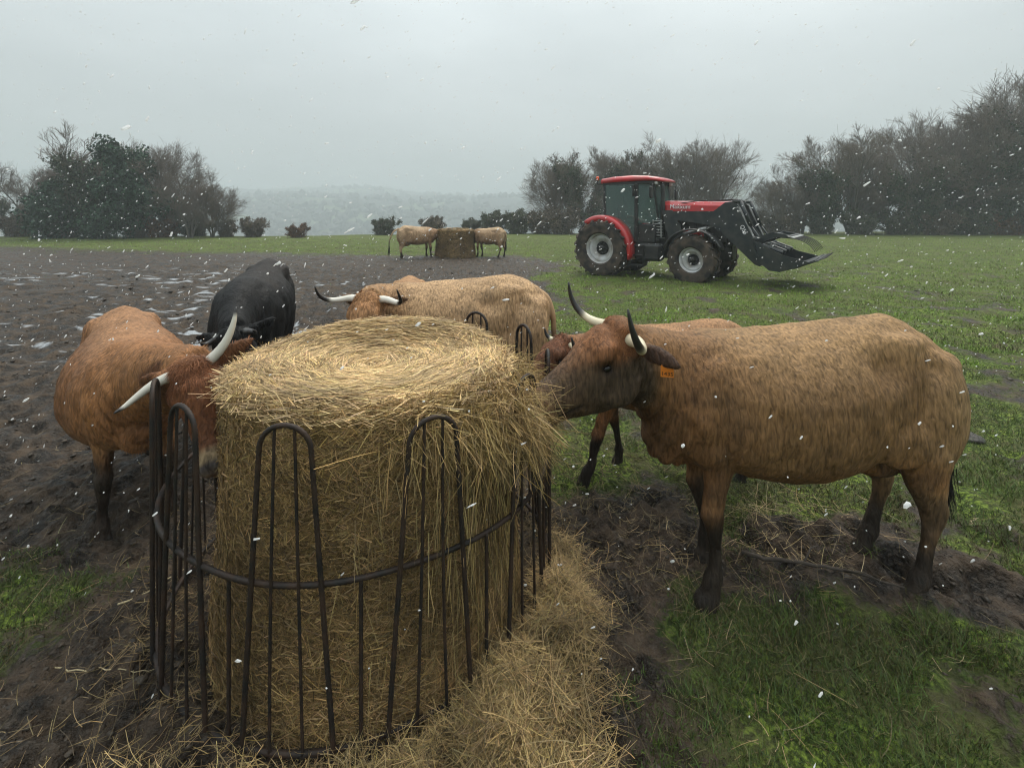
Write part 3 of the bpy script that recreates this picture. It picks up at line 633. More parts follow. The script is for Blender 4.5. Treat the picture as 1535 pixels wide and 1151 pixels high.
    d += -.018*np.exp(-((V[:, 0]+.20+.12*(1.0-V[:, 2]))/.045)**2)*side*sstep(.68, .78, V[:, 2])*sstep(1.25, 1.0, V[:, 2])        # behind the shoulder
    X_, Y_, Z_ = V[:, 0]/.97, np.abs(V[:, 1]), V[:, 2]; gs = lambda x, y, z, a, b, c: np.exp(-((X_-x)/a)**2-((Y_-y)/b)**2-((Z_-z)/c)**2)
    d += .036*gs(-.97, .22, 1.25, .085, .07, .07)+.036*gs(-1.27, .12, 1.14, .045, .06, .05)-.046*gs(-.83, .26, 1.17, .085, .1, .075)-.036*gs(-1.12, .22, 1.16, .07, .08, .07)
    d += .012*gs(-.6, 0, 1.36, .7, .03, .08)+.016*gs(-.02, .12, 1.27, .07, .08, .09)+.020*gs(.10, .22, .92, .05, .1, .07)-.016*gs(.02, .26, .86, .05, .1, .10)+.018*gs(-.10, .24, .76, .05, .1, .07)
    d += .014*gs(-1.0, .25, .86, .05, .1, .16)-.02*gs(-.9, .25, .72, .05, .1, .08)-.014*gs(-1.2, .22, .72, .05, .1, .16)
    nb = (V[:, 0] > .15)*(1-onhead); d += nb*.008*np.sin((V[:, 0]+.35*V[:, 2])*2*PI/.07)*sstep(1.15, .95, V[:, 2])
    for s in (-1, 1):
        d += -.020*np.exp(-((h_[:, 0]-.478)**2+(h_[:, 1]-s*.062)**2+(h_[:, 2]-.005)**2)/.015**2)
        d += -.012*np.exp(-((h_[:, 0]-.125)**2+(h_[:, 1]-s*.118)**2+(h_[:, 2]-.03)**2)/.022**2)
        d += .008*np.exp(-((h_[:, 0]-.115)**2+(h_[:, 2]-.07)**2)/.03**2)*(np.abs(h_[:, 1]) > .06)
    d += -.009*onhead*np.exp(-((h_[:, 2]+.072-.05*(h_[:, 0]-.4))/.008)**2)*sstep(.24, .30, h_[:, 0])
    d += .012*onhead*fbm(V*30, 2, seed+9)*sstep(.10, -.02, h_[:, 0])
    V = V+Nn*d[:, None]; V[:, 2] = np.maximum(V[:, 2], -.012)
    def colour(Q):
        hq = tohead(Q); oh = sstep(-.14, -.05, hq[:, 0])*sstep(.36, .28, np.linalg.norm(hq-np.array([.2, 0, -.03]), axis=1))
        p = pal; x, y, z = Q.T; c = np.tile(np.array(p['base']), (len(Q), 1))
        def mixin(col, k): 
            nonlocal c
            k = np.clip(k, 0, 1)[:, None]; c = c*(1-k)+np.array(col)*k
        n1 = fbm(Q*3.2, 3, seed+20); n2 = fbm(Q*9, 3, seed+30)
        mixin(p['back'], sstep(1.08, 1.36, z+.12*n1)*.85)
        mixin(p['rear'], sstep(-.95, -1.25, x+.15*n1)*sstep(1.25, 1.05, z)*.8)
        mixin(p['front'], sstep(-.25, .15, x+.2*n1)*(1-oh)*.85)
        mixin(p['belly'], sstep(.78, .62, z+.05*n1)*sstep(.5, .6, z)*.5)
        mixin(p['dark'], sstep(.15, .5, n1+.4*n2)*.30)
        mixin(p['neckdark'], sstep(.12, .3, x)*(1-oh)*sstep(1.1, .85, z+.1*n2)*.6)
        lg = sstep(p['legz']+.12, p['legz']-.08, z+.10*n2+.10*sstep(-.5, -.9, x))
        mixin(p['leg'], lg*.95)
        mixin((.022, .018, .015), sstep(.075, .05, z)*.8)
        # head
        mixin(p['face'], oh); mixin(p['poll'], oh*sstep(.16, -.02, hq[:, 0]-.7*np.clip(hq[:, 2], 0, .2))*sstep(-.03, .05, hq[:, 2]))
        mixin(p['poll'], oh*sstep(.05, .10, hq[:, 2])*sstep(.45, .1, hq[:, 0])*.6)
        mixin(p['cheek'], oh*sstep(.05, -.02, hq[:, 2])*sstep(.32, .2, hq[:, 0])*.8)
        for s in (-1, 1): mixin((.012, .010, .008), .95*np.exp(-((hq[:, 0]-.12)**2+(hq[:, 1]-s*.11)**2+(hq[:, 2]-.03)**2)/.036**2))
        mixin(p['ring'], oh*sstep(.37, .42, hq[:, 0])*.9); mixin(p['nose'], oh*sstep(.455, .485, hq[:, 0]+.25*hq[:, 2]))
        for s in (-1, 1): mixin((.008, .006, .006), .95*np.exp(-((hq[:, 0]-.478)**2+(hq[:, 1]-s*.066)**2+(hq[:, 2]-.005)**2)/.015**2))
        mixin((.012, .01, .009), oh*.8*np.exp(-((hq[:, 2]+.072-.05*(hq[:, 0]-.4))/.010)**2)*sstep(.24, .30, hq[:, 0]))
        ear = sstep(.15, .19, np.abs(hq[:, 1]))*sstep(.1, .0, hq[:, 0])*sstep(-.2, -.15, hq[:, 0])*sstep(.4, .34, np.abs(hq[:, 1])); mixin(p['ear'], ear*(np.abs(hq[:, 2]) < .12))
        c = c*(1+.30*n2[:, None])*(1+.25*vnoise(Q*55, 3)*oh)[:, None]
        mudk = sstep(.1, .45, fbm(Q*5+3, 3, seed+44)+.35*sstep(.9, .3, z)-.10); mudk = mudk*(.28+.35*sstep(.75, .4, z)); c = c*(1-mudk[:, None])+np.array((.04, .03, .022))*mudk[:, None]
        return np.clip(c, .003, .9), oh, hq
    C, oh, hq = colour(V)
    me.vertices.foreach_set('co', V.astype(np.float32).ravel()); me.update()
    me.polygons.foreach_set('use_smooth', np.ones(len(me.polygons), bool)); me.materials.clear(); me.materials.append(hide)
    at = me.color_attributes.new('Col', 'FLOAT_COLOR', 'POINT'); at.data.foreach_set('color', np.concatenate([C, np.ones((n, 1))], 1).astype(np.float32).ravel())
    root = empty(name, (*loc, -sink), heading, label, 'cow', group); root.scale = (scale,)*3
    body = bpy.data.objects.new('body', me); COL.objects.link(body); body.parent = root
    # coat hairs
    if fur:
        me.calc_loop_triangles(); nt_ = len(me.loop_triangles); T = np.zeros(nt_*3, np.int32); me.loop_triangles.foreach_get('vertices', T); T = T.reshape(-1, 3)
        n = len(V); Nn = np.zeros(n*3); me.vertices.foreach_get('normal', Nn); Nn = Nn.reshape(-1, 3)
        A3 = V[T]; ar = np.linalg.norm(np.cross(A3[:, 1]-A3[:, 0], A3[:, 2]-A3[:, 0]), axis=1); wgt = ar*(1+2.5*oh[T[:, 0]]); k = r.choice(nt_, fur, p=wgt/wgt.sum())
        bc = r.dirichlet((1, 1, 1), fur); P = (A3[k]*bc[..., None]).sum(1); Nm = nrm((Nn[T[k]]*bc[..., None]).sum(1))
        col, o2, h2 = colour(P); keep = ~((o2 > .5) & (h2[:, 0] > .44)) & (P[:, 2] > .1)
        for s in (-1, 1): keep &= np.linalg.norm(h2-np.array([.118, s*.12, .03]), axis=1) > .036
        P, Nm, col, o2, h2 = P[keep], Nm[keep], col[keep], o2[keep], h2[keep]; m_ = len(P)
        fl = np.stack([-.55-.4*sstep(1.1, 1.35, P[:, 2]), .0*P[:, 0], -1+.5*sstep(1.1, 1.35, P[:, 2])], 1); fl += HM[:, 0]/headscale*(o2*1.8)[:, None]
        q = P*np.array([26, 26, 12]); fl += .55*np.stack([vnoise(q, 5), vnoise(q+31, 6), vnoise(q+57, 7)], 1)
        fl += .35*np.stack([vnoise(P*4, 15), vnoise(P*4+31, 16), vnoise(P*4+57, 17)], 1)
        pl = o2*sstep(.12, -.02, h2[:, 0])*sstep(-.02, .05, h2[:, 2]); fl += pl[:, None]*r.normal(size=(m_, 3))*1.2
        fl = nrm(fl-Nm*np.sum(fl*Nm, 1)[:, None]); lift = .10+.15*r.random(m_)+.45*pl; D = fl+Nm*lift[:, None]
        ln = furlen*(.6+.8*r.random(m_))*(1-.45*o2)*(1+1.3*pl)*(1-.35*sstep(.7, .4, P[:, 2]))
        st = vnoise(np.stack([P[:, 0]*95+P[:, 2]*22, P[:, 1]*60, P[:, 2]*19], 1)+1.2*fbm(P*7, 2, 9)[:, None], 8); col = col*np.clip(1.02+.52*st+.24*r.normal(size=m_), .12, 2.4)[:, None]*1.15
        Wd = np.cross(D, Nm)+.25*r.normal(size=(m_, 3))
        gg = ribbons(P-Nm*.002, D, ln, furw*(.6+.8*r.random(m_)), 2, curl=.3, col=np.clip(col, .002, .9), W=Wd, taper=.15, C2=nrm(-Nm+.5*fl))
        co_ = gg.build('coat', hairm, root)
    # horns
    for s in (-1, 1):
        hpth = hornpath[0 if s < 0 else 1] if hornpath else [(-.03, .075, .075), (-.04, .14, .085), (-.02, .21, .085), (.01, .28, .11), (.03, .325, .17), (.03, .335, .24), (.01, .33, .31)]
        hpth = np.array(hpth, float); 
        if not hornpath: hpth = hpth*np.array([1, s, 1]); hpth[1:] = hpth[0]+(hpth[1:]-hpth[0])*horn
        Q = hp(hpth); tt_ = np.linspace(0, 1, len(Q)); ts = np.linspace(0, 1, 22)
        from_ = [np.interp(ts, tt_, Q[:, i]) for i in range(3)]; Q = np.stack(from_, 1)
        for _ in range(3): Q[1:-1] = (Q[:-2]+2*Q[1:-1]+Q[2:])/4
        rad = (.0285*(1-ts)**.75+.004)*headscale*(.93+.0*ts); rad *= 1+.03*np.sin(ts*60)*(ts < .5)
        bs = pal.get('tip', .5); blk = sstep(bs, bs+.10, ts)[:, None]; hc = np.array(pal.get('horn', (.62, .54, .38)))*(1-blk)+np.array((.02, .018, .018))*blk; hc = hc*(1-.25*sstep(.12, .0, ts)[:, None])
        Geo().tube(Q, rad, 14, col=hc).build('horn', hornm, root)
        e = Geo(); ellipsoid(e, hp((.122, s*.112, .03)), np.array((.017, .011, .013))*headscale, HM/headscale, 16, 10); e.build('eye', eyem, root, usecol=False)
    # tail
    tp = np.array(tail if tail is not None else [(-1.20, 0, 1.23), (-1.29, 0, 1.18), (-1.345, .005, 1.02), (-1.35, .01, .8), (-1.33, .02, .58)]); ts = np.linspace(0, 1, 16); q = [np.interp(ts, np.linspace(0, 1, len(tp)), tp[:, i]) for i in range(3)]; Q = np.stack(q, 1)
    for _ in range(2): Q[1:-1] = (Q[:-2]+2*Q[1:-1]+Q[2:])/4
    tg = Geo(); tcol = np.array(pal['rear'])*(1-sstep(.4, .9, ts))[:, None]+np.array((.02, .015, .012))*sstep(.4, .9, ts)[:, None]; tg.tube(Q, .026*(1-ts)+.013, 10, col=tcol)
    nh = 320; P = Q[-1]+r.normal(size=(nh, 3))*np.array([.010, .010, .05])+np.array([0, 0, .03]); D = np.stack([.06*r.normal(size=nh), .06*r.normal(size=nh), -np.ones(nh)], 1)
    ribbons(P, D, .12+.18*r.random(nh), .005, 5, curl=.15, col=np.array((.014, .011, .010)), geo=tg, taper=.3)
    tg.build('tail', hairm, root)
    if ear_tag:
        s = ear_tag if isinstance(ear_tag, int) else 1
        c0 = hp((-.080, s*.245, -.012)); nvec = nrm(HM[:, 1]*s*.75+HM[:, 0]*.45); up = np.array([0, 0, 1.]); up = nrm(up-nvec*np.dot(up, nvec)); rt = np.cross(up, nvec)
        pts = [(-.027, -.05), (.027, -.05), (.027, .0), (.012, .022), (-.012, .022), (-.027, 0)]
        tgm = Geo(); P = np.array([[c0+rt*p[0]+up*p[1]+nvec*z for p in pts] for z in (.016, .020)]); tgm.loft(P)
        tagobj = tgm.build('ear_tag', tagm, root, smooth=False, usecol=False)
        if ear_tag == 1 and detail:
            cu = bpy.data.curves.new('digits', 'FONT'); cu.body = '1435'; cu.size = .026; cu.align_x = 'CENTER'; cu.extrude = .0004
            to = bpy.data.objects.new('digits', cu); COL.objects.link(to); dg = bpy.context.evaluated_depsgraph_get(); tm = bpy.data.meshes.new_from_object(to.evaluated_get(dg)); bpy.data.objects.remove(to)
            tm.materials.append(inkm); tob = bpy.data.objects.new('digits', tm); COL.objects.link(tob); tob.parent = tagobj
            R = Matrix((Vector(rt), Vector(up), Vector(nvec))).transposed().to_4x4(); R.translation = Vector(c0-up*.042+nvec*.0212); tob.matrix_local = R
    return root

GC = 'cattle round the near hay bale'
PA = dict(base=(.195, .108, .047), back=(.32, .192, .088), rear=(.33, .21, .105), front=(.180, .088, .037), belly=(.27, .118, .042), dark=(.13, .074, .036), neckdark=(.060, .036, .021), leg=(.013, .0105, .0085), legz=.40,
          face=(.080, .049, .028), poll=(.19, .080, .033), cheek=(.055, .038, .025), ring=(.17, .10, .055), nose=(.05, .04, .042), ear=(.05, .026, .016))
def wl(wx, wy, loc, hd, z=None, sc=1):
    """world direction or point to a cow's local frame"""
    c, s = math.cos(-hd), math.sin(-hd); dx, dy = wx-loc[0], wy-loc[1]; v = (c*dx-s*dy, s*dx+c*dy)
    return np.array([v[0]/sc, v[1]/sc, z/sc])
def wd(v, hd):
    c, s = math.cos(-hd), math.sin(-hd); return np.array([c*v[0]-s*v[1], s*v[0]+c*v[1], v[2]])
# nearest cow, side-on at the right
hdA = math.radians(183); lA = (1.0, 2.53)
make_cow('cow', 'large wet tan cow side-on at right, muzzle in the hay, orange ear tag', lA, hdA, wl(.535, 2.33, lA, hdA, 1.245), wd((-.88, -.20, -.42), hdA), wd((.25, -.95, .0), hdA),
         legs=((.0, -.0), (-.12, .02), (.12, .05), (.10, -.0)), pal=PA, voxel=.0105, fur=210000, furlen=.0135, furw=.0024, ear_tag=1, seed=4, group=GC, neck=(.30, .0, 1.12), headscale=1.07)
# left cow, head through the bars
PB = dict(PA, base=(.215, .098, .044), back=(.32, .165, .078), rear=(.27, .13, .055), front=(.29, .13, .05), belly=(.34, .18, .08), dark=(.13, .06, .024), neckdark=(.13, .055, .022), face=(.13, .052, .024), poll=(.17, .065, .028), cheek=(.11, .045, .022), ring=(.30, .22, .13), nose=(.07, .06, .06), ear=(.12, .05, .022), legz=.50, horn=(.52, .49, .42), tip=.80)
hdB = math.radians(-47); lB = (-2.33, 2.98)
make_cow('cow', 'shaggy reddish brown cow at left lowering its horned head between the feeder hoops', lB, hdB, wl(-1.60, 2.46, lB, hdB, 1.16, .93), wd((.38, -.34, -.80), hdB), wd((.80, .30, .50), hdB),
         legs=((.02, .02), (-.05, -.02), (.0, .05), (.1, -.0)), pal=PB, voxel=.012, fur=90000, furlen=.034, furw=.0036, seed=14, group=GC, scale=.93, neck=(.35, .0, 1.16), ear_tag=-1, detail=False, belly=1.7, sink=.07,
         hornpath=[[(-.03, -.075, .075), (-.03, -.14, .09), (-.01, -.20, .105), (.02, -.255, .12), (.05, -.30, .14), (.07, -.33, .17)], [(-.03, .075, .075), (-.06, .14, .08), (-.10, .195, .09), (-.15, .24, .105), (-.205, .275, .12), (-.26, .295, .13)]])
PC = dict(PA, **{k: (.006, .006, .0065) for k in ('base', 'rear', 'front', 'belly', 'dark', 'neckdark', 'leg', 'face', 'poll', 'cheek', 'ear')}); PC.update(back=(.016, .011, .009), ring=(.04, .035, .03), nose=(.03, .03, .03), horn=(.05, .048, .045), tip=.2)
hdC = math.radians(-74); lC = (-2.32, 4.15)
black = make_cow('cow', 'black cow with head lowered behind the left side of the hay bale', lC, hdC, wl(-2.06, 3.62, lC, hdC, .93), wd((.25, -.30, -.92), hdC), wd((.9, .2, .1), hdC), legs=((.0, .0), (.1, 0), (0, .03), (.1, 0)), pal=PC, voxel=.015, fur=45000, furlen=.035, furw=.006, seed=24, group=GC, scale=1.04, neck=(.35, 0, .95), horn=.45); black.scale = (1.04, .90, 1.04)
PD = dict(PA, base=(.37, .23, .12), back=(.42, .265, .14), rear=(.40, .255, .14), front=(.34, .19, .09), belly=(.24, .14, .07), dark=(.20, .125, .065), neckdark=(.16, .09, .045), face=(.34, .19, .09), poll=(.34, .175, .08), cheek=(.12, .07, .04), ear=(.15, .08, .04), horn=(.66, .62, .54))
hdD = math.radians(179); lD = (-.98, 4.25)
make_cow('cow', 'light tan cow standing side-on behind the hay bale, dark-tipped horns over the hay', lD, hdD, wl(-1.12, 3.80, lD, hdD, 1.17), wd((-.12, -.62, -.72), hdD), wd((1, -.1, .10), hdD), pal=PD, voxel=.014, fur=60000, furlen=.03, furw=.005, seed=34, group=GC, scale=1.0, neck=(.28, .06, 1.12), legs=((0, 0), (.1, 0), (0, 0), (.12, 0)))
PE = dict(PA, base=(.26, .12, .05), back=(.34, .19, .095), front=(.19, .085, .035), face=(.12, .05, .026), poll=(.14, .055, .026), cheek=(.10, .042, .02))
hdE = math.radians(180); lE = (.72, 3.55)
make_cow('cow', 'reddish brown cow mostly hidden behind the nearest cow, feeding at the ring', lE, hdE, wl(.36, 3.22, lE, hdE, .98, .83), wd((-.80, -.42, -.42), hdE), wd((.35, -.9, .0), hdE), pal=PE, legs=((.22, .02), (-.16, -.02), (0, 0), (0, 0)), voxel=.016, fur=30000, furlen=.028, furw=.005, seed=44, group=GC, scale=.83, neck=(.30, .05, 1.04), ear_tag=-1, detail=False, horn=.5)
PF = dict(PD, base=(.30, .16, .075), back=(.38, .21, .10), front=(.28, .14, .06))
hdF = math.radians(-78); lF = (-1.06, 4.95)
make_cow('cow', 'reddish tan cow end-on, only its back showing behind the light tan cow', lF, hdF, (.62, 0, .62), (.5, 0, -.85), (0, 1, 0), pal=PF, voxel=.018, fur=14000, furlen=.03, furw=.006, seed=54, group=GC, scale=.85, neck=(.4, 0, .95), horn=.5)
PG = dict(PD, base=(.34, .215, .12), back=(.46, .32, .19), rear=(.42, .29, .17), front=(.28, .16, .085)); GF = 'cattle at the far hay bale'
hdG = math.radians(32); lG = (-3.55, 20.2)
make_cow('cow', 'distant tan cow with hanging tail feeding from the left of the far bale', lG, hdG, (.62, 0, .98), (.75, 0, -.65), (0, 1, 0), pal=PG, voxel=.02, fur=0, seed=64, group=GF, horn=.6, legs=((0, 0), (.1, 0), (.1, 0), (-.08, 0)), tail=[(-1.24, 0, 1.25), (-1.46, .03, 1.15), (-1.56, .1, .9), (-1.6, .15, .7), (-1.6, .15, .45)])
hdH = math.radians(160); lH = (-1.42, 20.9)
make_cow('cow', 'distant tan cow feeding from the right of the far bale', lH, hdH, (.55, 0, .95), (.75, 0, -.65), (0, 1, 0), pal=PG, voxel=.02, fur=0, seed=74, group=GF, horn=.6, scale=.93, legs=((0, 0), (-.12, 0), (.1, 0), (-.08, 0)))
fb = make_bale(-2.45, 20.7, .0, 4000, 12000, 'hay_bale', 'brown weathered hay bale far across the field between two cows', seed=9, bright=.75, wid=.014, drape=False); fb.scale = (1.22, 1.1, .97)
# ------------------------------------------------------------------ tractor with front loader
red = mat('red_paint', color=(.50, .012, .016), rough=.28, coat=.5, noise=(2.5, .6, (.24, .035, .03)), bump=[(40, .05, .002)])
blk = mat('black_plastic', color=(.006, .007, .008), rough=.5, noise=(8, .5, (.04, .036, .03)))
drk = mat('loader_paint', color=(.010, .016, .019), rough=.4, noise=(5, .6, (.045, .044, .038)))
tyrem = mat('tyre_rubber', color=(.012, .011, .010), rough=.85, noise=(4, .95, (.085, .060, .042)), bump=[(25, .5, .02)])
rimm = mat('rim_paint', color=(.55, .56, .57), rough=.45, noise=(4, .75, (.22, .18, .13)))
steel = mat('worn_steel', color=(.42, .43, .43), rough=.35, metal=.6, noise=(9, .6, (.16, .14, .12)))
orange = mat('beacon_lens', color=(.65, .09, .02), rough=.25); whitem = mat('white_decal', color=(.75, .75, .75), rough=.5)
lampm = mat('lamp_lens', color=(.6, .62, .62), rough=.1)
glass = bpy.data.materials.new('cab_glass'); glass.use_nodes = True; nt = glass.node_tree; b = nt.nodes['Principled BSDF']
b.inputs['Base Color'].default_value = (.17, .23, .22, 1); b.inputs['Roughness'].default_value = .06; tr = nt.nodes.new('ShaderNodeBsdfTransparent'); tr.inputs[0].default_value = (.66, .78, .75, 1)  # lightened teal base colour paints the sky's reflection into the panes
ms = nt.nodes.new('ShaderNodeMixShader'); ms.inputs[0].default_value = .34; nt.links.new(tr.outputs[0], ms.inputs[1]); nt.links.new(b.outputs[0], ms.inputs[2]); nt.links.new(ms.outputs[0], nt.nodes['Material Output'].inputs[0])
TH = math.radians(-38)
T = empty('tractor', (3.36, 15.55, H1(4.4, 14.6)-.03), TH, 'red farm tractor with black front loader and raised grapple bucket, parked on the grass', 'tractor')
def bm_(fn, name, m, parent=T, smooth=False):
    g = Geo(); fn(g); return g.build(name, m, parent, smooth=smooth, usecol=False)
def rotY(a): c, s = math.cos(a), math.sin(a); return np.array([[c, 0, s], [0, 1, 0], [-s, 0, c]])
def rotZ(a): c, s = math.cos(a), math.sin(a); return np.array([[c, -s, 0], [s, c, 0], [0, 0, 1]])
def wheel(x, y, R, W, rimR, nl, side, steer=0):
    """wheel: tyre and rim about (x, y, R)"""
    wh = empty('wheel', (x, y, R-.02), steer); wh.parent = T; h = W/2
    g = Geo(); prof = [(rimR, -h*.78), (rimR+.04, -h*.95), (R*.80, -h*1.0), (R*.90, -h*.93), (R*.955, -h*.55), (R*.965, 0), (R*.955, h*.55), (R*.90, h*.93), (R*.80, h*1.0), (rimR+.04, h*.95), (rimR, h*.78)]
    g.lathe(prof, 48, 'y', closed=True)
    for s in (-1, 1):
        for k in range(nl):
            a0 = 2*PI*(k+(.5 if s > 0 else 0))/nl; P = []
            for t in np.linspace(0, 1, 5):
                a = a0+t*.62*2.1/nl*PI*1.0; yy = s*h*(.04+.96*t); rr = R*(1.0 if t < .8 else .965-.04*(t-.8)*5)
                P.append((a, yy, rr))
            wd_ = .030*R/.88; V = []
            for a, yy, rr in P:
                for q in (-1, 1):
                    for rz in (R*.90, rr):
                        aa = a+q*wd_/R*(1.25 if rz < rr else .8); V.append((math.cos(aa)*rz, yy, math.sin(aa)*rz))
            V = np.array(V).reshape(5, 4, 3)[:, [0, 1, 3, 2]]; g.loft(V)
    g.build('tyre', tyrem, wh, smooth=False, usecol=False)
    g = Geo(); o = side
    g.lathe([(rimR+.005, -h*.80), (rimR+.025, -h*.82), (rimR+.012, -h*.70), (rimR-.03, -h*.6), (rimR-.045, 0), (rimR-.03, h*.6), (rimR+.012, h*.70), (rimR+.025, h*.82), (rimR+.005, h*.80)], 48, 'y', closed=True)
    dd = o*h*.15
    g.lathe([(rimR-.04, dd+o*.02), (rimR*.80, dd+o*.06), (rimR*.62, dd-o*.02), (rimR*.42, dd-o*.05), (rimR*.40, dd-o*.10), (rimR-.04, dd-o*.02)], 48, 'y', closed=True)
    rim = g.build('rim', rimm, wh, smooth=True, usecol=False)
    g = Geo(); g.lathe([(.001, dd+o*.10), (rimR*.20, dd+o*.10), (rimR*.24, dd+o*.04), (rimR*.44, dd-o*.03), (rimR*.44, dd-o*.12), (.001, dd-o*.12)], 28, 'y')
    for k in range(8):
        a = 2*PI*k/8; ellipsoid(g, (math.cos(a)*rimR*.33, dd+o*.015, math.sin(a)*rimR*.33), (.022, .03, .022), n=8, m=6)
    g.build('hub', blk, wh, smooth=True, usecol=False)
    return wh
RRW, RFW = .89, .70
for s in (-1, 1):
    wheel(0, s*.92, RRW, .56, .46, 22, s); wheel(2.75, s*.93, RFW, .46, .34, 18, s, steer=math.radians(-5))
def chassis(g):
    g.box((.35, 0, .95), (1.5, .62, .62), bev=.05); g.box((1.65, 0, .92), (1.3, .5, .55), bev=.04); g.box((2.75, 0, .72), (.42, .62, .42), bev=.04); g.box((2.75, 0, .70), (.22, 1.55, .2), bev=.03)
    g.box((0, 0, .88), (.34, 1.5, .34), bev=.05); g.box((3.2, 0, .88), (.75, .46, .5), bev=.04); g.box((1.35, -.58, .80), (.85, .36, .52), bev=.08); g.box((1.35, .58, .80), (.85, .36, .52), bev=.08)
    g.box((-.65, 0, .75), (.5, .5, .5), bev=.04); g.tube([(-.6, -.35, .55), (-1.25, -.42, .50)], .03, 8); g.tube([(-.6, .35, .55), (-1.25, .42, .50)], .03, 8); g.box((-.7, 0, 1.15), (.12, .9, .12), bev=.02)
bm_(chassis, 'chassis', blk)
def steps(g):
    for k, z in enumerate((.42, .70, .98)): g.box((1.05, -.80+.05*k, z), (.42, .22, .035), bev=.01)
    for x in (.83, 1.27): g.box((x, -.79, .70), (.03, .10, .62), bev=.01)
bm_(steps, 'steps', blk)
def hood(g):
    for (x0, x1, z0, z1, w0, w1) in ((1.75, 3.62, 1.90, 2.32, .43, .36),):
        sec = []
        for t, x in zip((0, .3, .7, .93, 1), (x0, x0+.55, x0+1.35, x0+1.78, x1)):
            w_ = w0+(w1-w0)*t-(.05 if t == 1 else 0); zt = z1-.05*t-(.09 if t == 1 else 0); zb = z0-.0*t
            sec.append([(x, -w_, zb), (x, -w_*1.0, zt-.13), (x, -w_*.8, zt-.03), (x, -.12, zt), (x, .12, zt), (x, w_*.8, zt-.03), (x, w_, zt-.13), (x, w_, zb)])
        g.loft(np.array(sec))
bm_(hood, 'hood', red, smooth=False)
def engine(g):
    g.box((2.6, 0, 1.5), (1.75, .66, .74), bev=.03); g.box((3.50, 0, 1.45), (.22, .60, .85), bev=.04)
    for k in range(7): g.box((2.15+.2*k, -.335, 1.62), (.15, .02, .30), bev=.005)
bm_(engine, 'engine_panel', blk)
def cheek(g):
    g.box((2.55, -.355, 1.30), (.62, .035, .30), R=rotY(.12), bev=.02); g.box((2.55, .355, 1.30), (.62, .035, .30), R=rotY(.12), bev=.02)
bm_(cheek, 'side_panel', red)
# cab
A0, A1, YB = -.12, 1.62, .74
def post(g, p, q, w=.05): g.tube([p, q], w, 6, up=(0, 1, 0))
def frame(g):
    for s in (-1, 1):
        post(g, (-.02, s*.70, 1.75), (-.05, s*.68, 2.9), .055); post(g, (1.02, s*YB, 1.1), (1.02, s*.70, 2.9), .045); post(g, (1.62, s*.52, 1.72), (1.48, s*.60, 2.9), .035)
        g.box((1.02, s*(YB), 1.95), (.10, .05, 1.75), bev=.01); g.box((.5, s*.70, 2.86), (1.15, .06, .08), bev=.01); g.box((1.25, s*.68, 2.86), (.6, .06, .08), bev=.01)
        g.box((1.3, s*.66, 1.35), (.6, .08, .55), bev=.03)
    g.box((-.04, 0, 1.8), (.08, 1.36, .10), bev=.02); g.box((1.6, 0, 1.72), (.08, 1.08, .1), bev=.02); g.box((.8, 0, 1.10), (1.5, 1.3, .14), bev=.03)
    g.box((-.04, 0, 2.86), (.07, 1.3, .09), bev=.01); g.box((1.47, 0, 2.86), (.07, 1.18, .09), bev=.01)
bm_(frame, 'cab_frame', blk)
def windows(g, s):
    g.prism([(.02, 1.82), (.98, 1.30), (.98, 2.82), (0, 2.82)], s*.700, s*.708)
for s in (-1, 1):
    g = Geo(); g.prism([(.02, 1.86), (.35, 1.78), (.62, 1.50), (.80, 1.18), (.97, 1.14), (.97, 2.82), (-.0, 2.82)], s*.715, s*.722); g.build('door_glass', glass, T, smooth=False, usecol=False)
    g = Geo(); P = np.array([[(1.07, s*.70, 1.62), (1.60, s*.54, 1.72), (1.48, s*.615, 2.82), (1.07, s*.69, 2.82)]]); P2 = P+np.array([0, s*.006, 0]); g.loft(np.concatenate([P, P2])); g.build('quarter_glass', glass, T, smooth=False, usecol=False)
g = Geo(); P = np.array([[(1.63, -.52, 1.76), (1.63, .52, 1.76), (1.50, .58, 2.82), (1.50, -.58, 2.82)]]); g.loft(np.concatenate([P, P+np.array([.006, 0, 0])])); g.build('windscreen', glass, T, smooth=False, usecol=False)
g = Geo(); P = np.array([[(-.03, -.64, 1.86), (-.03, .64, 1.86), (-.06, .62, 2.82), (-.06, -.62, 2.82)]]); g.loft(np.concatenate([P, P+np.array([-.006, 0, 0])])); g.build('rear_glass', glass, T, smooth=False, usecol=False)
def seat(g):
    g.box((.45, 0, 1.52), (.5, .5, .14), bev=.05); g.box((.22, 0, 1.85), (.14, .48, .65), R=rotY(-.15), bev=.05); g.box((.45, 0, 1.3), (.3, .3, .3), bev=.03)
gg = Geo(); gg.box((.98, -.80, 2.62), (.05, .22, .34), bev=.03); gg.build('blind_mirror', blk, T, smooth=False, usecol=False)
bm_(seat, 'driver_seat', blk, smooth=False)
def swheel(g):
    a = np.linspace(0, 2*PI, 25)[:-1]; P = np.stack([1.12+.19*np.cos(a)*.8, .2*np.sin(a), 1.95+.19*np.cos(a)*.55], 1); g.tube(P, .016, 6, close=True); g.tube([(1.12, 0, 1.95), (1.3, 0, 1.6)], .03, 6)
bm_(swheel, 'steering_wheel', blk)
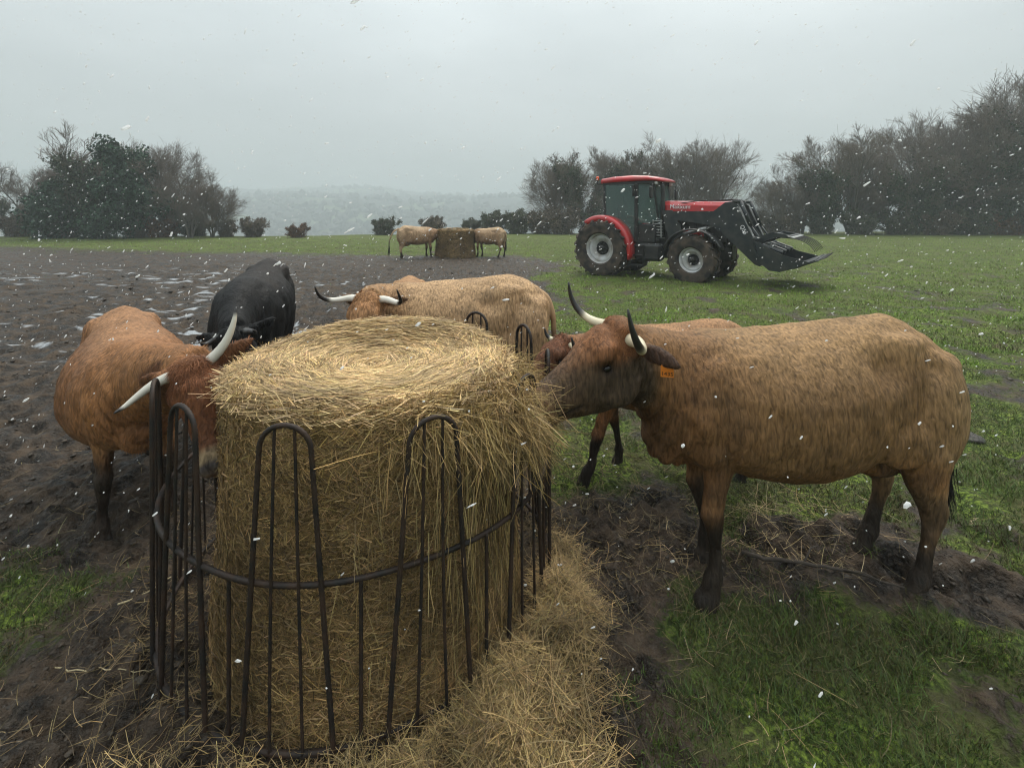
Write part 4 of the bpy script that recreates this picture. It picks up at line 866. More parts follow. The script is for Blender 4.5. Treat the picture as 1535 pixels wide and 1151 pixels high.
def roof(g):
    sec = []
    for x, w_, zt, zb in ((-.22, .60, 2.95, 2.88), (-.16, .72, 3.03, 2.87), (.3, .76, 3.08, 2.90), (.9, .76, 3.09, 2.91), (1.35, .74, 3.06, 2.92), (1.62, .70, 3.0, 2.90), (1.72, .62, 2.95, 2.89)):
        sec.append([(x, -w_, zb), (x, -w_, zb+(zt-zb)*.6), (x, -w_*.88, zt-.008), (x, -.1, zt+.01), (x, .1, zt+.01), (x, w_*.88, zt-.008), (x, w_, zb+(zt-zb)*.6), (x, w_, zb)])
    g.loft(np.array(sec))
bm_(roof, 'roof', red, smooth=True)
for s in (-1, 1):
    # rear fender: curved sheet over the wheel
    sec = []; sb = []
    for a in np.linspace(math.radians(-18), math.radians(150), 20):
        ca, sa = math.cos(a), math.sin(a); ro, ri = .985+.035*math.sin(a)**2, .945+.035*math.sin(a)**2; y0, y1 = s*.62, s*(1.10 if a < 2.3 else 1.02)
        def pt(r, y): return (r*ca, y, RRW-.02+r*sa)
        lp = .15*math.sin(max(0, min(1, (a+.35)/1.2))*PI/2); sec.append([pt(ri, y0), pt(ro, y0), pt(ro, y1-s*.05), pt(ro-.03, y1), pt(ri-lp, y1+s*.012), pt(ri-lp, y1-s*.02), pt(ri, y1-s*.06)])
    Geo().loft(np.array(sec[:17])).build('rear_fender', red, T, smooth=False, usecol=False) if False else None
    gg = Geo(); gg.loft(np.array(sec[:17])); gg.build('rear_fender', red, T, smooth=True, usecol=False)
    gg = Geo(); gg.loft((np.array(sec[16:])-np.array([0, 0, RRW]))*np.array([.985, .98, .985])+np.array([0, 0, RRW])); gg.build('mudflap', blk, T, smooth=True, usecol=False)
    sec = []
    for a in np.linspace(math.radians(20), math.radians(165), 16):
        ca, sa = math.cos(a), math.sin(a); sec.append([(2.75+.80*ca, s*.74, RFW+.80*sa), (2.75+.83*ca, s*.74, RFW+.83*sa), (2.75+.83*ca, s*1.12, RFW+.83*sa), (2.75+.79*ca, s*1.14, RFW+.79*sa)])
    gg = Geo(); gg.loft(np.array(sec)); gg.build('front_fender', blk, T, smooth=True, usecol=False)
    # mirror
    gg = Geo(); gg.tube([(1.50, s*.62, 2.80), (1.62, s*.95, 2.80), (1.60, s*1.02, 2.7)], .016, 6); mrr = gg.build('mirror_arm', blk, T, usecol=False)
    gg = Geo(); gg.box((1.60, s*1.03, 2.55), (.07, .20, .34), bev=.03); gg.build('mirror', blk, mrr, smooth=False, usecol=False)
    for x in (1.58, .0):
        gg = Geo(); gg.box((x, s*.60, 2.84), (.08, .14, .09), bev=.02); gg.build('work_lamp', lampm, T, smooth=False, usecol=False)
gg = Geo(); gg.lathe([(.001, 0), (.05, 0), (.05, .09), (.035, .12), (.001, .125)], 16, 'z', c=(-.30, -.68, 2.98)); bc_ = gg.build('beacon', orange, T, usecol=False)
gg = Geo(); gg.tube([(-.12, -.66, 2.85), (-.30, -.68, 2.86), (-.30, -.68, 2.98)], .015, 6); gg.build('bracket', blk, bc_, usecol=False)
gg = Geo(); gg.tube([(1.72, -.46, 1.3), (1.74, -.50, 1.9), (1.74, -.50, 2.75), (1.70, -.50, 2.86)], [.07, .075, .055, .045], 12); gg.box((1.9, -.46, 1.65), (.22, .12, .5), bev=.03); gg.build('exhaust', blk, T, smooth=False, usecol=False)
gg = Geo()
for z in np.linspace(1.3, 1.72, 6): gg.box((1.62, -.62, z), (.30, .03, .03), bev=.006)
for x in (1.50, 1.74): gg.box((x, -.64, 1.5), (.03, .03, .52), bev=.006)
gg.build('side_grille', steel, T, smooth=False, usecol=False)
# loader
KN = (3.66, 2.16); PV = (4.34, .72); BK = (1.85, 2.08)
for s in (-1, 1):
    y = s*.60; gg = Geo()
    gg.prism([(2.05, 1.00), (2.45, 1.00), (2.30, 1.6), (2.05, 2.03), (1.80, 2.03), (1.85, 1.6)], y-.05, y+.05); gg.box((2.25, s*.42, 1.05), (.36, .36, .4), bev=.03); gg.build('loader_post', drk, T, smooth=False, usecol=False)
    gg = Geo(); gg.prism([(1.86, 2.0), (1.86, 1.80), (3.1, 1.62), (3.36, 1.48), (4.22, .62), (4.34, .58), (4.44, .66), (4.42, .80), (3.82, 2.16), (3.68, 2.26), (3.50, 2.24), (3.2, 2.0)], y-.065, y+.065); arm = gg.build('loader_arm', drk, T, smooth=False, usecol=False)
    gg = Geo(); gg.tube([(2.35, y-s*.02, 1.35), (3.0, y-s*.02, 1.55)], .055, 10); gg.tube([(3.0, y-s*.02, 1.55), (3.35, y-s*.02, 1.66)], .030, 8); gg.build('lift_cylinder', steel, T, usecol=False)
    gg = Geo(); gg.tube([(3.86, y, 2.28), (4.12, y, 1.62)], .05, 10); gg.tube([(4.12, y, 1.62), (4.52, y, 1.02)], .026, 8); gg.box((3.78, y, 2.26), (.2, .10, .08), bev=.01); gg.build('tilt_cylinder', drk, T, usecol=False)
    # pale edge strip along the arm
    gg = Geo(); dx, dz = (4.42-3.82), (.82-2.14); L_ = math.hypot(dx, dz); gg.box(((3.82+4.42)/2+.004, y, (2.14+.82)/2), (L_*.96, .136, .018), R=rotY(math.atan2(-dz, dx))); gg.build('edge_strip', steel, arm, smooth=False, usecol=False)
def cross(g):
    g.tube([(4.02, -.56, 1.25), (4.02, .56, 1.25)], .06, 10); g.box((3.72, 0, 2.20), (.10, 1.1, .08), bev=.01); g.tube([(3.9, -.56, 1.72), (3.9, .56, 1.72)], .03, 8)
bm_(cross, 'loader_crossbar', drk)
def hoses(g):
    for k in range(4): g.tube([(1.9, -.3+.15*k, 2.2), (2.8, -.45+.3*k, 2.3), (3.7, -.4+.25*k, 2.32), (4.0, -.3+.2*k, 1.6), (4.45, -.2+.12*k, 1.0)], .014, 6)
bm_(hoses, 'hose', blk)
def txt(body, size, p, xd, zd, parent, m, name='lettering'):
    cu = bpy.data.curves.new(name, 'FONT'); cu.body = body; cu.size = size; cu.extrude = .002; cu.align_x = 'CENTER'
    to = bpy.data.objects.new(name, cu); COL.objects.link(to); dg = bpy.context.evaluated_depsgraph_get(); tm = bpy.data.meshes.new_from_object(to.evaluated_get(dg)); bpy.data.objects.remove(to)
    tm.materials.append(m); o = bpy.data.objects.new(name, tm); COL.objects.link(o); o.parent = parent; xd, zd = Vector(xd).normalized(), Vector(zd).normalized(); nd = xd.cross(zd)
    M_ = Matrix((xd, zd, nd)).transposed().to_4x4(); M_.translation = Vector(p); o.matrix_local = M_; return o
txt('Maxxum', .17, (2.22, -.436, 2.08), (1, 0, -.02), (.02, 0, 1), T, whitem)
dxv = Vector((.6, 0, -1.32)).normalized(); txt('Q56', .14, (3.92, -.669, 1.50), dxv, (1.32, 0, .6), T, whitem)
# bucket and grapple
bk = empty('bucket', (4.50, 0, .72)); bk.parent = T; bk.rotation_euler = (0, math.radians(-21), 0); bk.scale = (.90, 1, 1)
W2 = 1.05
gg = Geo(); outl = [(-.02, .62), (-.10, .35), (-.08, .0), (.05, -.22), (.28, -.32), (.62, -.33), (1.18, -.30)]
inn = [(x+.03*(i < 4), z+.035*(i >= 3)) for i, (x, z) in enumerate(outl)]
gg.prism(outl+inn[::-1], -W2, W2)
for y in (-W2, -.70, -.35, 0, .35, .70, W2): gg.prism([(-.08, .0), (.05, -.20), (.28, -.30), (.62, -.31), (1.05, -.29), (.55, .02), (.20, .36), (0, .58)] if abs(y) == W2 else [(-.12, .3), (-.1, 0), (.05, -.24), (.6, -.36), (1.15, -.33), (.6, -.30), (.1, -.1)], y-.012, y+.012)
gg.box((1.17, 0, -.30), (.16, 2*W2+.04, .03), bev=.008); gg.box((0, 0, .62), (.10, 2*W2, .08), bev=.01)
[gg.tube([(.1, y, .42), (.5, y, .1)], .05, 8) for y in (-.8, -.3, .3, .8)]; gg.tube([(.18, -.9, .30), (.18, .9, .30)], .06, 8); gg.box((.12, -.45, .35), (.2, .3, .2), bev=.03); gg.box((.12, .45, .35), (.2, .3, .2), bev=.03)
gg.build('bucket_shell', drk, bk, smooth=False, usecol=False)
gr = empty('grapple', (.02, 0, .60)); gr.parent = bk; gr.rotation_euler = (0, math.radians(22), 0); gr.scale = (.94, 1, .74)
gg = Geo()
for y in (-.62, .62): gg.prism([(-.06, .02), (.0, .10), (.42, .27), (.82, .22), (.88, .10), (.44, .10), (.05, -.12)], y-.045, y+.045); gg.tube([(.05, y*.8, -.12), (.55, y*.8, .12)], .035, 8)
gg.box((.84, 0, .17), (.10, 1.75, .08), bev=.015); gg.box((.42, 0, .20), (.07, 1.3, .06), bev=.01); gg.build('grapple_frame', drk, gr, smooth=False, usecol=False)
gg = Geo(); gg.box((.90, 0, .165), (.16, 1.78, .02), R=rotY(.25), bev=.004); gg.build('grapple_plate', steel, gr, smooth=False, usecol=False)
for y in np.linspace(-.84, .84, 7):
    gg = Geo(); P = [(.90+.60*math.sin(t), y, .13-.55*(1-math.cos(t))) for t in np.linspace(0, 1.3, 9)]; gg.tube(P, np.linspace(.018, .008, 9), 6); gg.build('tine', blk, gr, usecol=False)
for k, y in enumerate(np.linspace(-.95, .95, 7)):
    gg = Geo(); gg.tube([(1.1, y, -.30), (1.45, y, -.29)], [.02, .006], 6); gg.build('tooth', blk, bk, usecol=False)
# ------------------------------------------------------------------ trees, hedge, far woods
barkm = mat('bark', vcol=True, rough=.9, spec=.15); leafy = mat('leaf', vcol=True, rough=.6, spec=.25)
def grow(parents, rad, k, lr, ang, up, r, m=4, tmin=.25, wob=.12, lmin=.0):
    """children paths on parent paths (N,m,3)"""
    N, M = parents.shape[:2]; L = np.linalg.norm(parents[:, -1]-parents[:, 0], axis=1)
    t = tmin+(1-tmin)*(np.arange(k)[None]+r.random((N, k)))/k; t = np.minimum(t, .995)*(M-1); i = t.astype(int); f = (t-i)[..., None]; n = np.arange(N)[:, None]
    P0 = parents[n, i]*(1-f)+parents[n, i+1]*f; Tn = nrm(parents[n, i+1]-parents[n, i]); r0 = rad[n, i]*(1-f[..., 0])+rad[n, i+1]*f[..., 0]
    rv = nrm(r.normal(size=Tn.shape)); side = nrm(np.cross(Tn, rv)); a = ang*(.6+.8*r.random((N, k, 1))); D = nrm(Tn*np.cos(a)+side*np.sin(a)+np.array([0, 0, up]))
    ln = L[:, None]*lr*(.6+.8*r.random((N, k)))*(1.15-.5*t/(M-1))+lmin
    P = [P0]; cur = D
    for j in range(m-1):
        P.append(P[-1]+cur*(ln/(m-1))[..., None]); cur = nrm(cur+wob*r.normal(size=cur.shape)+np.array([0, 0, up*.35]))
    P = np.stack(P, 2).reshape(N*k, m, 3); R = (np.minimum(r0*.62, 9)[..., None]*np.linspace(1, .35, m)).reshape(N*k, m); return P, R
def make_tree(name, label, h, stems, spread, seed, ivy=0, leaves=0, leafcol=(.03, .055, .02), barkcol=(.130, .118, .102), twig=.011, kids=(9, 7, 6, 5), low=.12, lean=0, r0=.17, ivyh=.8, cat='tree', group=None, clump=None, up=.22, wob=.12):
    r = np.random.default_rng(seed); P0 = []; m = 7
    for s in range(stems):
        a = 2*PI*(s+r.random())/stems; out = spread*(0.0 if stems == 1 else .55)*(.5+.7*r.random()); q = []
        for t in np.linspace(0, 1, m): q.append((math.cos(a)*(.15*(stems > 1)+out*t**1.3)+lean*t**1.5+.12*r.normal()*t, math.sin(a)*(.15*(stems > 1)+out*t**1.3)+.12*r.normal()*t, h*.74*t*(1-.12*r.random()*t)-.15*(t == 0)))
        P0.append(q)
    P0 = np.array(P0); R0 = np.linspace(1, .28, m)[None]*r0*(.75+.4*r.random((stems, 1)))
    g = Geo(); tw = Geo(); bc = np.array(barkcol)
    tubes(P0, R0, 8, g, np.tile(bc*.8, (P0.size//3*8, 1)))
    P1, R1 = grow(P0, R0, kids[0], .48*spread/max(h, .1)*1.55, .75, up*1.2, r, 5, low, wob); tubes(P1, R1, 6, g, np.tile(bc*.9, (P1.size//3*6, 1)))
    P2, R2 = grow(P1, R1, kids[1], .56, .62, up, r, 4, .2, wob); R2 = np.maximum(R2, twig*1.2); tubes(P2, R2, 4, g, np.tile(bc, (P2.size//3*4, 1)))
    P3, R3 = grow(P2, R2, kids[2], .58, .6, up*.8, r, 4, .15, wob); R3 = np.maximum(R3, twig)*.95; tubes(P3, R3, 3, tw, np.repeat(bc[None]*(.8+.5*r.random((len(P3), 1))), 12, 0))
    P4, R4 = grow(P3, R3, kids[3], .60, .55, up*.6, r, 3, .15, wob, lmin=.08); R4 = np.maximum(R4*.6, twig*.72)
    tubes(P4, R4, 3, tw, np.repeat(bc[None]*np.array([1.1, .97, .92])*(.8+.6*r.random((len(P4), 1))), 9, 0))
    def leafcards(C, size, col, jit):
        n = len(C); a = nrm(r.normal(size=(n, 3))); b = nrm(np.cross(a, r.normal(size=(n, 3)))); s_ = size*(.5+r.random((n, 1)))
        V = np.stack([C-a*s_, C+b*s_*.6, C+a*s_, C-b*s_*.6], 1).reshape(-1, 3); F = np.arange(4*n).reshape(n, 4)
        cc = np.array(col)[None]*(.35+1.3*r.random((n, 1))**1.4)*(1+.55*fbm(C*1.1, 2, 6))[:, None]; tw.add(V, F, np.repeat(cc, 4, 0), mi=1)
    if ivy:
        src = np.concatenate([np.repeat(P0.reshape(-1, 3), 6, 0), P1[:, :4].reshape(-1, 3), P2[:, :2].reshape(-1, 3)]); src = src[src[:, 2] < h*ivyh]
        k = r.choice(len(src), ivy); cl = fbm(src[k]*1.3, 2, seed); C = src[k]+r.normal(size=(ivy, 3))*(.26+.22*cl[:, None]); C[:, 2] = np.maximum(C[:, 2], .05); leafcards(C, .085, (.060, .080, .048), 0)
    if clump is not None:
        for (cx, cy, cz, rx, ry, rz, n) in clump:
            d = nrm(r.normal(size=(n, 3))); q = (.45+.65*r.random((n, 1))**.6)*(1+.95*fbm(d*2.6+cx, 4, seed+int(cz*3))[:, None]); C = np.array((cx, cy, cz))+d*q*np.array((rx, ry, rz))
            leafcards(C, .10, (.034, .070, .040), 0)
    if leaves:
        src = np.concatenate([P3.reshape(-1, 3), P4.reshape(-1, 3)]); k = r.choice(len(src), leaves); leafcards(src[k]+.08*r.normal(size=(leaves, 3)), .06, leafcol, 0)
    root = empty(name, (0, 0, 0), 0, label, cat, group); g.build('trunk', barkm, root); tw.build('crown', [barkm, leafy], root)
    return root
def put(o, px, Y, sc=1.0, rz=None, first=False, label=None, group=None, szz=1.0, sxy=1.0):
    x = (px-767)/FPX*Y; c = o if first else copy_tree(o)
    c.location = (x, Y, H1(x, Y)-(.78*sc if 'bush' in o.name else .12)); c.rotation_euler = (0, 0, (px*1.7) % 6.28 if rz is None else rz); c.scale = (sc*sxy, sc*sxy, sc*szz)
    if label: c['label'] = label
    if group: c['group'] = group
    return c
GL, GM, GR, GH = 'trees at the left end of the field', 'bare trees behind the tractor', 'trees of the right-hand wood', 'bushes along the field edge'
BK = dict(kids=(10, 7, 7, 6), twig=.0088, wob=.06, r0=.13, up=.13)
bareA = make_tree('bare_tree', 'x', 9, 4, 5.2, 101, **BK); bareB = make_tree('bare_tree', 'x', 9, 6, 6.4, 102, **BK); bareC = make_tree('bare_tree', 'x', 9, 3, 5.4, 103, **BK)
ivyA = make_tree('ivy_clad_tree', 'x', 9, 3, 4.4, 104, ivy=26000, leaves=3000, ivyh=.75); ivyB = make_tree('ivy_clad_tree', 'x', 9, 4, 4.8, 105, ivy=34000, leaves=5000, ivyh=.62)
big = make_tree('ivy_clad_tree', 'x', 7.4, 3, 5.2, 106, ivy=16000, ivyh=.8, low=.1, kids=(10, 7, 6, 4), lean=.4,
                clump=[(.75, 0, 5.85, .85, 1.0, 1.35, 4960), (2.75, .2, 5.35, .75, .9, 1.15, 3410), (-.75, 0, 4.55, .9, 1.0, .8, 3410), (-3.3, .2, 3.8, .7, .8, .7, 1550), (1.5, -.2, 3.9, 1.7, 1.4, 1.1, 6200), (-2.2, 0, 2.7, 2.2, 1.5, 1.4, 6820), (1.6, 0, 2.2, 1.5, 1.3, 1.5, 5580), (3.4, 0, 2.9, 1.4, 1.2, 1.0, 2790), (-3.6, 0, 1.6, 1.5, 1.3, 1.6, 4340), (0, -.3, 1.2, 1.2, 1.0, 1.3, 3720)])
bushA = make_tree('bush', 'x', 2.9, 9, 1.5, 107, leaves=9000, leafcol=(.13, .10, .07), kids=(6, 6, 5, 4), low=.05, r0=.045, cat='bush', twig=.009)
bushB = make_tree('bush', 'x', 2.9, 10, 1.6, 108, leaves=16000, leafcol=(.075, .085, .05), kids=(6, 6, 5, 4), low=.05, r0=.045, cat='bush', twig=.009)
bushC = make_tree('bush', 'x', 2.6, 8, 1.3, 109, leaves=9000, leafcol=(.13, .06, .03), kids=(6, 6, 5, 4), low=.05, r0=.04, cat='bush', twig=.009)
put(big, 150, 35, 1.0, 0, True, 'big ivy-smothered tree with twin rounded green tops at the left of the field', GL)
put(bareA, 52, 37, .66, None, True, 'bare spreading tree at the far left, left of the big ivy-smothered tree', GL)
put(bareB, 238, 38, .76, None, True, 'bare tree with fan of twigs directly right of the twin green tops', GL)
put(bareC, 285, 36, .56, None, True, 'bare tree right of the big ivy-smothered tree, second from it', GL)
put(bareB, 318, 37, .42, 2, False, 'low bare tree at the right end of the left-hand group', GL)
put(ivyA, 262, 39, .45, 1, True, 'low ivy-clad tree between the bare trees of the left-hand group', GL)
put(ivyA, 15, 40, .5, 2, False, 'low ivy-clad tree at the very left edge of the picture', GL)
put(bareC, 190, 40, .58, 3, False, 'bare tree standing behind the big ivy-smothered tree', GL)
put(bushA, 378, 38, .72, None, True, 'small round bush alone right of the left-hand trees', GH)
put(bushC, 445, 37, .6, None, True, 'russet-leaved bush on the field edge, left of the distant cows', GH)
def bl(pre, px): return pre
put(bushB, 575, 41, .7, None, True, 'dark green bush on the field edge just left of the distant cows', GH)
for (px, Y, sc, src, lb) in ((340, 38, .62, bushA, 'brown bush at the right foot of the left-hand trees'),
        (205, 36, .75, bushA, 'brown bush right of the trunk of the big ivy-smothered tree'), (240, 36.5, .85, bushC, 'russet brown bush under the bare trees of the left-hand group'), (95, 36, .9, bushB, 'dark bush left of the trunk of the big ivy-smothered tree'), (30, 37, .85, bushA, 'brown bush under the leftmost bare tree'), (290, 38, .8, bushB, 'dark bush under the low bare tree of the left-hand group'),
        (705, 43, .65, bushB, 'low dark bush just left of the hedge behind the distant cows'), (738, 43, .95, bushB, 'dark bush directly behind the right-hand distant cow'), (775, 43, 1.0, bushB, 'dark green bush between the distant cows and the tractor'), (812, 43, 1.0, bushA, 'brown bush left of the trees behind the tractor'), (845, 42, 1.1, bushA, 'brown bush just behind the back of the tractor'),
        (650, 44, .8, bushA, 'pale scrub directly behind the far hay bale'), (1085, 46, 1.0, bushA, 'pale twiggy bush seen above the loader arm'), (1122, 47, .75, bushA, 'pale twiggy bush in the gap right of the loader arm'), (1155, 44, 1.0, bushA, 'pale twiggy bush at the left foot of the right-hand wood'), (1185, 43, .9, bushA, 'low brown bush behind the raised bucket'), (1230, 42, .75, bushB, 'dark bush just right of the raised bucket'),
        (1290, 41, .95, bushB, 'dark bush at the foot of the right-hand wood, second from the bucket'), (1345, 41, 1.0, bushB, 'dark bush at the foot of the right-hand wood, third from the bucket'), (1400, 40.5, 1.0, bushA, 'brown bush at the foot of the right-hand wood near its middle'), (1455, 40, 1.05, bushB, 'dark bush at the foot of the right-hand wood, under the tallest trees'), (1510, 40, 1.0, bushC, 'russet bush at the foot of the wood near the right edge'), (1560, 39, 1.1, bushB, 'dark bush at the very right edge of the picture'),
        (900, 44, 1.0, bushB, 'dark bush behind the tractor cab'), (960, 45, 1.0, bushA, 'brown bush behind the tractor bonnet')):
    put(src, px, Y, sc, None, False, lb, GH)
for (px, Y, sc, src, lb) in ((838, 46, .74, bareB, 'leftmost bare tree behind the tractor, low and wide'), (880, 46, .95, ivyA, 'ivy-stemmed tree directly left of the tractor cab'), (925, 48, .98, bareA, 'bare tree rising over the left of the tractor roof'), (968, 47, 1.0, ivyB, 'ivy-stemmed tree directly behind the tractor cab'), (1015, 46, 1.0, bareC, 'bare fan-shaped tree above the tractor bonnet'), (1058, 47, .92, bareB, 'rightmost bare tree behind the loader arm')):
    put(src, px, Y, sc, None, src is ivyB, lb, GM)
for (px, Y, sc, src, lb) in ((1168, 43, .50, bareB, 'lowest bare tree at the left end of the right-hand wood'), (1200, 43, .74, bareC, 'bare tree of the right-hand wood, second from its left end'), (1235, 42, .80, ivyA, 'ivy-clad tree above the raised bucket'), (1275, 42, 1.04, bareA, 'tall bare fan-shaped tree standing left of the middle of the right-hand wood'), (1300, 44, .85, ivyB, 'ivy-clad tree right behind the tall bare fan-shaped tree'),
        (1335, 42, .98, bareC, 'slender bare tree in the middle of the right-hand wood'), (1372, 41, .82, ivyB, 'broad ivy-clad tree in the middle of the right-hand wood'), (1395, 44, 1.08, bareB, 'bare tree left of the tallest trees of the wood'), (1425, 42, 1.0, ivyA, 'ivy-clad tree in front of the tallest trees of the wood'), (1455, 43, 1.30, bareA, 'tall bare tree with knobbly top near the right edge'),
        (1490, 41, 1.05, ivyB, 'dense ivy-clad tree near the right edge'), (1515, 43, 1.50, bareC, 'tallest bare tree of the right-hand wood'), (1560, 41, 1.35, ivyA, 'tall ivy-clad tree cut by the right edge of the picture'), (1600, 42, 1.5, bareB, 'tall bare tree beyond the right edge')):
    put(src, px, Y, sc, None, False, lb, GR)

# far woods on the valley side
r = np.random.default_rng(303); n = 13000; y = 150*(1100/150)**r.random(n); x = (r.random(n)*2-1)*y*1.25
p = np.stack([x, y], 1); k = (fbm(p*.006, 3, 505)+.25*fbm(p*.03, 2, 506) >-.12); x, y = x[k], y[k]; z = terrain(x, y); n = len(x)
a = np.linspace(0, 2*PI, 7, endpoint=False); rg = np.array([[.5*math.cos(t), .5*math.sin(t), 0] for t in a]+[[math.cos(t), math.sin(t), .45] for t in a]+[[.72*math.cos(t), .72*math.sin(t), .8] for t in a]+[[0, 0, 1.0]])
nb = len(rg); sc = (3+5*r.random(n)); jit = 1+.32*r.normal(size=(n, nb, 3))*np.array([1, 1, .5]); V = rg[None]*jit*np.stack([sc*.8, sc*.8, sc*1.25], 1)[:, None]; V += np.stack([x, y, z-.5], 1)[:, None]
F = []
for q in range(2):
    for i in range(7): F.append([q*7+i, q*7+(i+1) % 7, (q+1)*7+(i+1) % 7, (q+1)*7+i])
F4 = (np.array(F)[None]+(np.arange(n)*nb)[:, None, None]).reshape(-1, 4); F3 = (np.array([[14+i, 14+(i+1) % 7, 21] for i in range(7)])[None]+(np.arange(n)*nb)[:, None, None]).reshape(-1, 3)
cc = np.repeat(np.array([.026, .028, .022])[None]*(.5+1.1*r.random((n, 1))), nb, 0)
g = Geo(); g.add(V.reshape(-1, 3), F4, cc); g.L.append(F3.ravel()); g.S.append(np.full(len(F3), 3)); g.M.append(np.zeros(len(F3), int))
tag(g.build('far_woods', leafy, smooth=False), 'hazy woods covering the far side of the valley', 'woodland', kind='stuff')

# ------------------------------------------------------------------ falling snow
snowm = mat('snow', color=(.95, .96, .97), rough=.8)
_n = snowm.node_tree.nodes; _t = _n.new('ShaderNodeBsdfTranslucent'); _t.inputs[0].default_value = (1, 1, 1, 1); _m = _n.new('ShaderNodeMixShader'); _m.inputs[0].default_value = .5; _q = _n.new('ShaderNodeBsdfTransparent'); _m2 = _n.new('ShaderNodeMixShader'); _m2.inputs[0].default_value = .42
snowm.node_tree.links.new(_n['Principled BSDF'].outputs[0], _m.inputs[1]); snowm.node_tree.links.new(_t.outputs[0], _m.inputs[2]); snowm.node_tree.links.new(_m.outputs[0], _m2.inputs[1]); snowm.node_tree.links.new(_q.outputs[0], _m2.inputs[2]); snowm.node_tree.links.new(_m2.outputs[0], _n['Material Output'].inputs[0])
r = np.random.default_rng(404)
def flakes(n, y0, y1, s0, s1, el, pw=2.0):
    y = (y0**pw+(y1**pw-y0**pw)*r.random(n))**(1/pw); x = (r.random(n)*2-1)*(y*1.2+.3); zt = CAMH+y*.45; zb = np.maximum(CAMH-y*1.2, .05); z = zb+(zt-zb)*r.random(n)
    s = s0*(s1/s0)**r.random(n); e = 1+el*r.random(n)**2; th = np.radians(32+14*r.normal(size=n)+18*(x < -1)); D = np.stack([np.cos(th), .3*r.normal(size=n), np.sin(th)], 1); D = nrm(D)
    A = nrm(np.cross(D, nrm(r.normal(size=(n, 3))))); B = np.cross(D, A)
    th_ = [(-1, 0, 0), (1, 0, 0)]+[(q, math.cos(a)*math.sqrt(1-q*q), math.sin(a)*math.sqrt(1-q*q)) for q in (-.5, .5) for a in np.linspace(0, 2*PI, 6)[:-1]]
    b = np.array(th_); J = b[None]*(1+.28*r.normal(size=(n, len(b), 1))); V = (D[:, None]*(J[..., :1]*e[:, None, None])+A[:, None]*J[..., 1:2]+B[:, None]*J[..., 2:])*s[:, None, None]+np.stack([x, y, z], 1)[:, None]
    T = []
    for i in range(5):
        j = (i+1) % 5; T += [[0, 2+j, 2+i], [1, 7+i, 7+j], [2+i, 2+j, 7+j], [2+i, 7+j, 7+i]]
    F = (np.array(T)[None]+(np.arange(n)*len(b))[:, None, None]).reshape(-1, 3); return V.reshape(-1, 3), F
g = Geo()
for a in ((3600, 2.0, 7.5, .0024, .0052, 3.0), (480, 1.1, 3.0, .0018, .0036, 3.5), (24, .6, 1.2, .0025, .0040, 3.0), (1500, 7, 14, .0050, .0095, 2.0)):
    V, F = flakes(*a); g.add(V, F)
n = 150; a = r.random(n)*2*PI; q = .64*np.sqrt(r.random(n)); V, F = flakes(n, 2, 3, .0022, .0042, 1.0); V = V.reshape(n, -1, 3); V = V-V.mean(1, keepdims=True)+np.stack([-.685+q*np.cos(a), 2.42+q*np.sin(a), 0*a+1.195], 1)[:, None]; V[:, :, 2] += (bale_top(q*np.cos(a), q*np.sin(a))+.012-1.195)[:, None]; g.add(V.reshape(-1, 3), F)
tag(g.build('falling_snow', snowm, smooth=True, usecol=False), 'wet snowflakes falling through the air over the field', 'snow', kind='stuff')

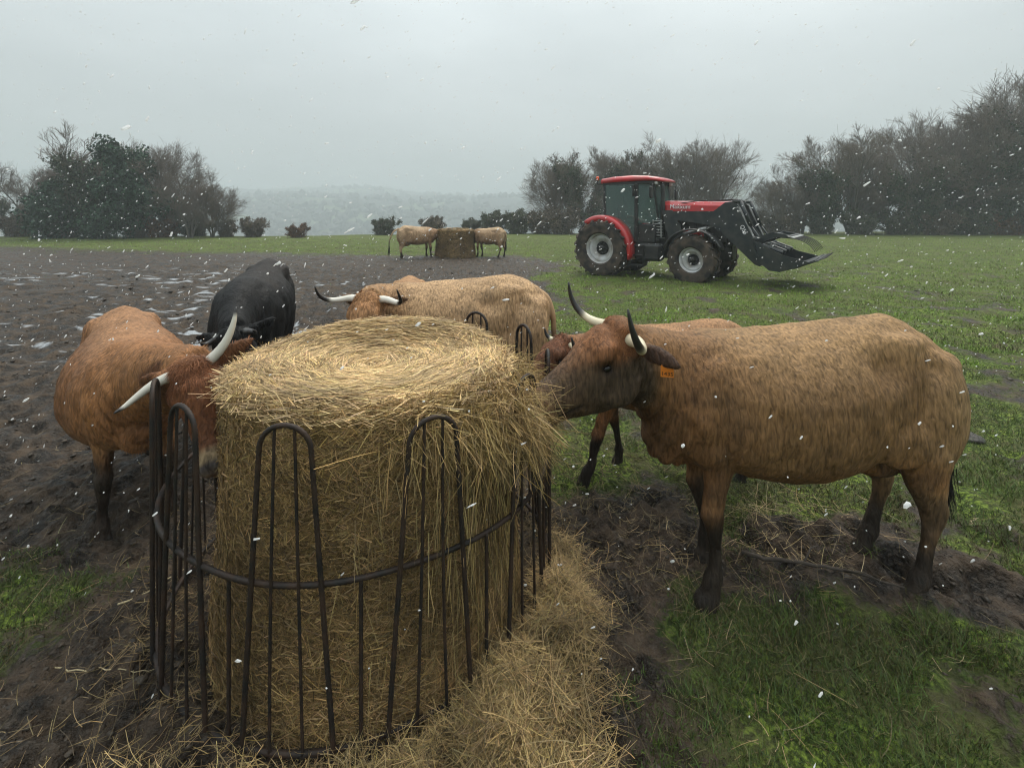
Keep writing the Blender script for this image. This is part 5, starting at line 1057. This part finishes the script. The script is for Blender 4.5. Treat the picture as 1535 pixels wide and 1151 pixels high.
# ------------------------------------------------------------------ sticks and dung on the ground
twm = mat('twig_bark', color=(.035, .026, .02), rough=.8, noise=(20, .6, (.07, .055, .04))); pale = mat('pale_stalk', color=(.42, .34, .20), rough=.7)
def stick(name, label, pts, rad, m, cat='stick', side=()):
    x0, y0 = pts[0]; z0 = H1(x0, y0); o = empty(name, (x0, y0, z0), 0, label, cat) if False else None
    g = Geo(); P = []
    ts = np.linspace(0, len(pts)-1, 7*(len(pts)-1)+1); xs_, ys_ = np.interp(ts, range(len(pts)), [p[0] for p in pts]), np.interp(ts, range(len(pts)), [p[1] for p in pts])
    zs_ = H(xs_, ys_)+rad*1.2; zs_ = np.convolve(np.pad(zs_, 2, 'edge'), np.ones(5)/5, 'valid')+rad*.5
    P = np.stack([xs_+.004*r.normal(size=len(ts)), ys_+.004*r.normal(size=len(ts)), zs_], 1)-np.array([x0, y0, z0]); g.tube(P, np.linspace(rad, rad*.35, len(ts)), 7)
    for k, (dx, dy) in side:
        q = P[int(k*(len(ts)-1))]; g.tube([q, q+np.array([dx, dy, .03]), q+np.array([dx*1.8, dy*1.6, .015])], [rad*.5, rad*.4, rad*.2], 5)
    ob = g.build(name, m, usecol=False); ob.location = (x0, y0, z0); return tag(ob, label, cat)
stick('fallen_branch', 'dark muddy fallen branch lying under the nearest cow between its legs', [(1.26, 2.62), (1.5, 2.54), (1.72, 2.50), (1.95, 2.38)], .012, twm, 'branch', [(.4, (.08, .07)), (.7, (.07, -.06))])
stick('stalk', 'pale bent stalk on the mud right of the nearest cow', [(2.79, 2.93), (2.87, 2.99), (2.93, 3.02)], .0045, pale)
stick('stalk', 'pale stalk lying in front of the legs of the left cow', [(-1.93, 2.35), (-1.72, 2.55), (-1.62, 2.62)], .0045, pale)
stick('stalk', 'long thin pale stalk on the mud left of the feeder', [(-1.95, 2.05), (-1.7, 2.0), (-1.5, 2.03)], .003, pale)
dungm = mat('dung', color=(.02, .016, .011), rough=.5, bump=[(30, .8, .02)])
for (x, y, s, lb) in ((3.88, 4.06, .075, 'dark dung pat on the grass behind the nearest cow'), (2.4, 7.6, .12, 'dark dung pat in the grass beyond the nearest cow'), (.42, 5.8, .09, 'small dung pat in the grass between the bale and the tractor')):
    g = Geo(); a = np.linspace(0, 2*PI, 22, endpoint=False); rg = []
    for q, z in ((1, -.01), (1, .02), (.85, .035), (.6, .03), (.45, .05), (.1, .045)):
        rr = s*q*(1+.16*vnoise(np.stack([np.cos(a)*1.7+x, np.sin(a)*1.7+q*2], 1), 3)); rg.append(np.stack([rr*np.cos(a)*1.2, rr*np.sin(a), z+.012*vnoise(np.stack([np.cos(a)*3+q*4, np.sin(a)*3], 1), 5)], 1))
    g.loft(np.array(rg)); o = g.build('dung_pat', dungm, usecol=False); o.location = (x, y, H1(x, y)); tag(o, lb, 'dung', 'dung pats')
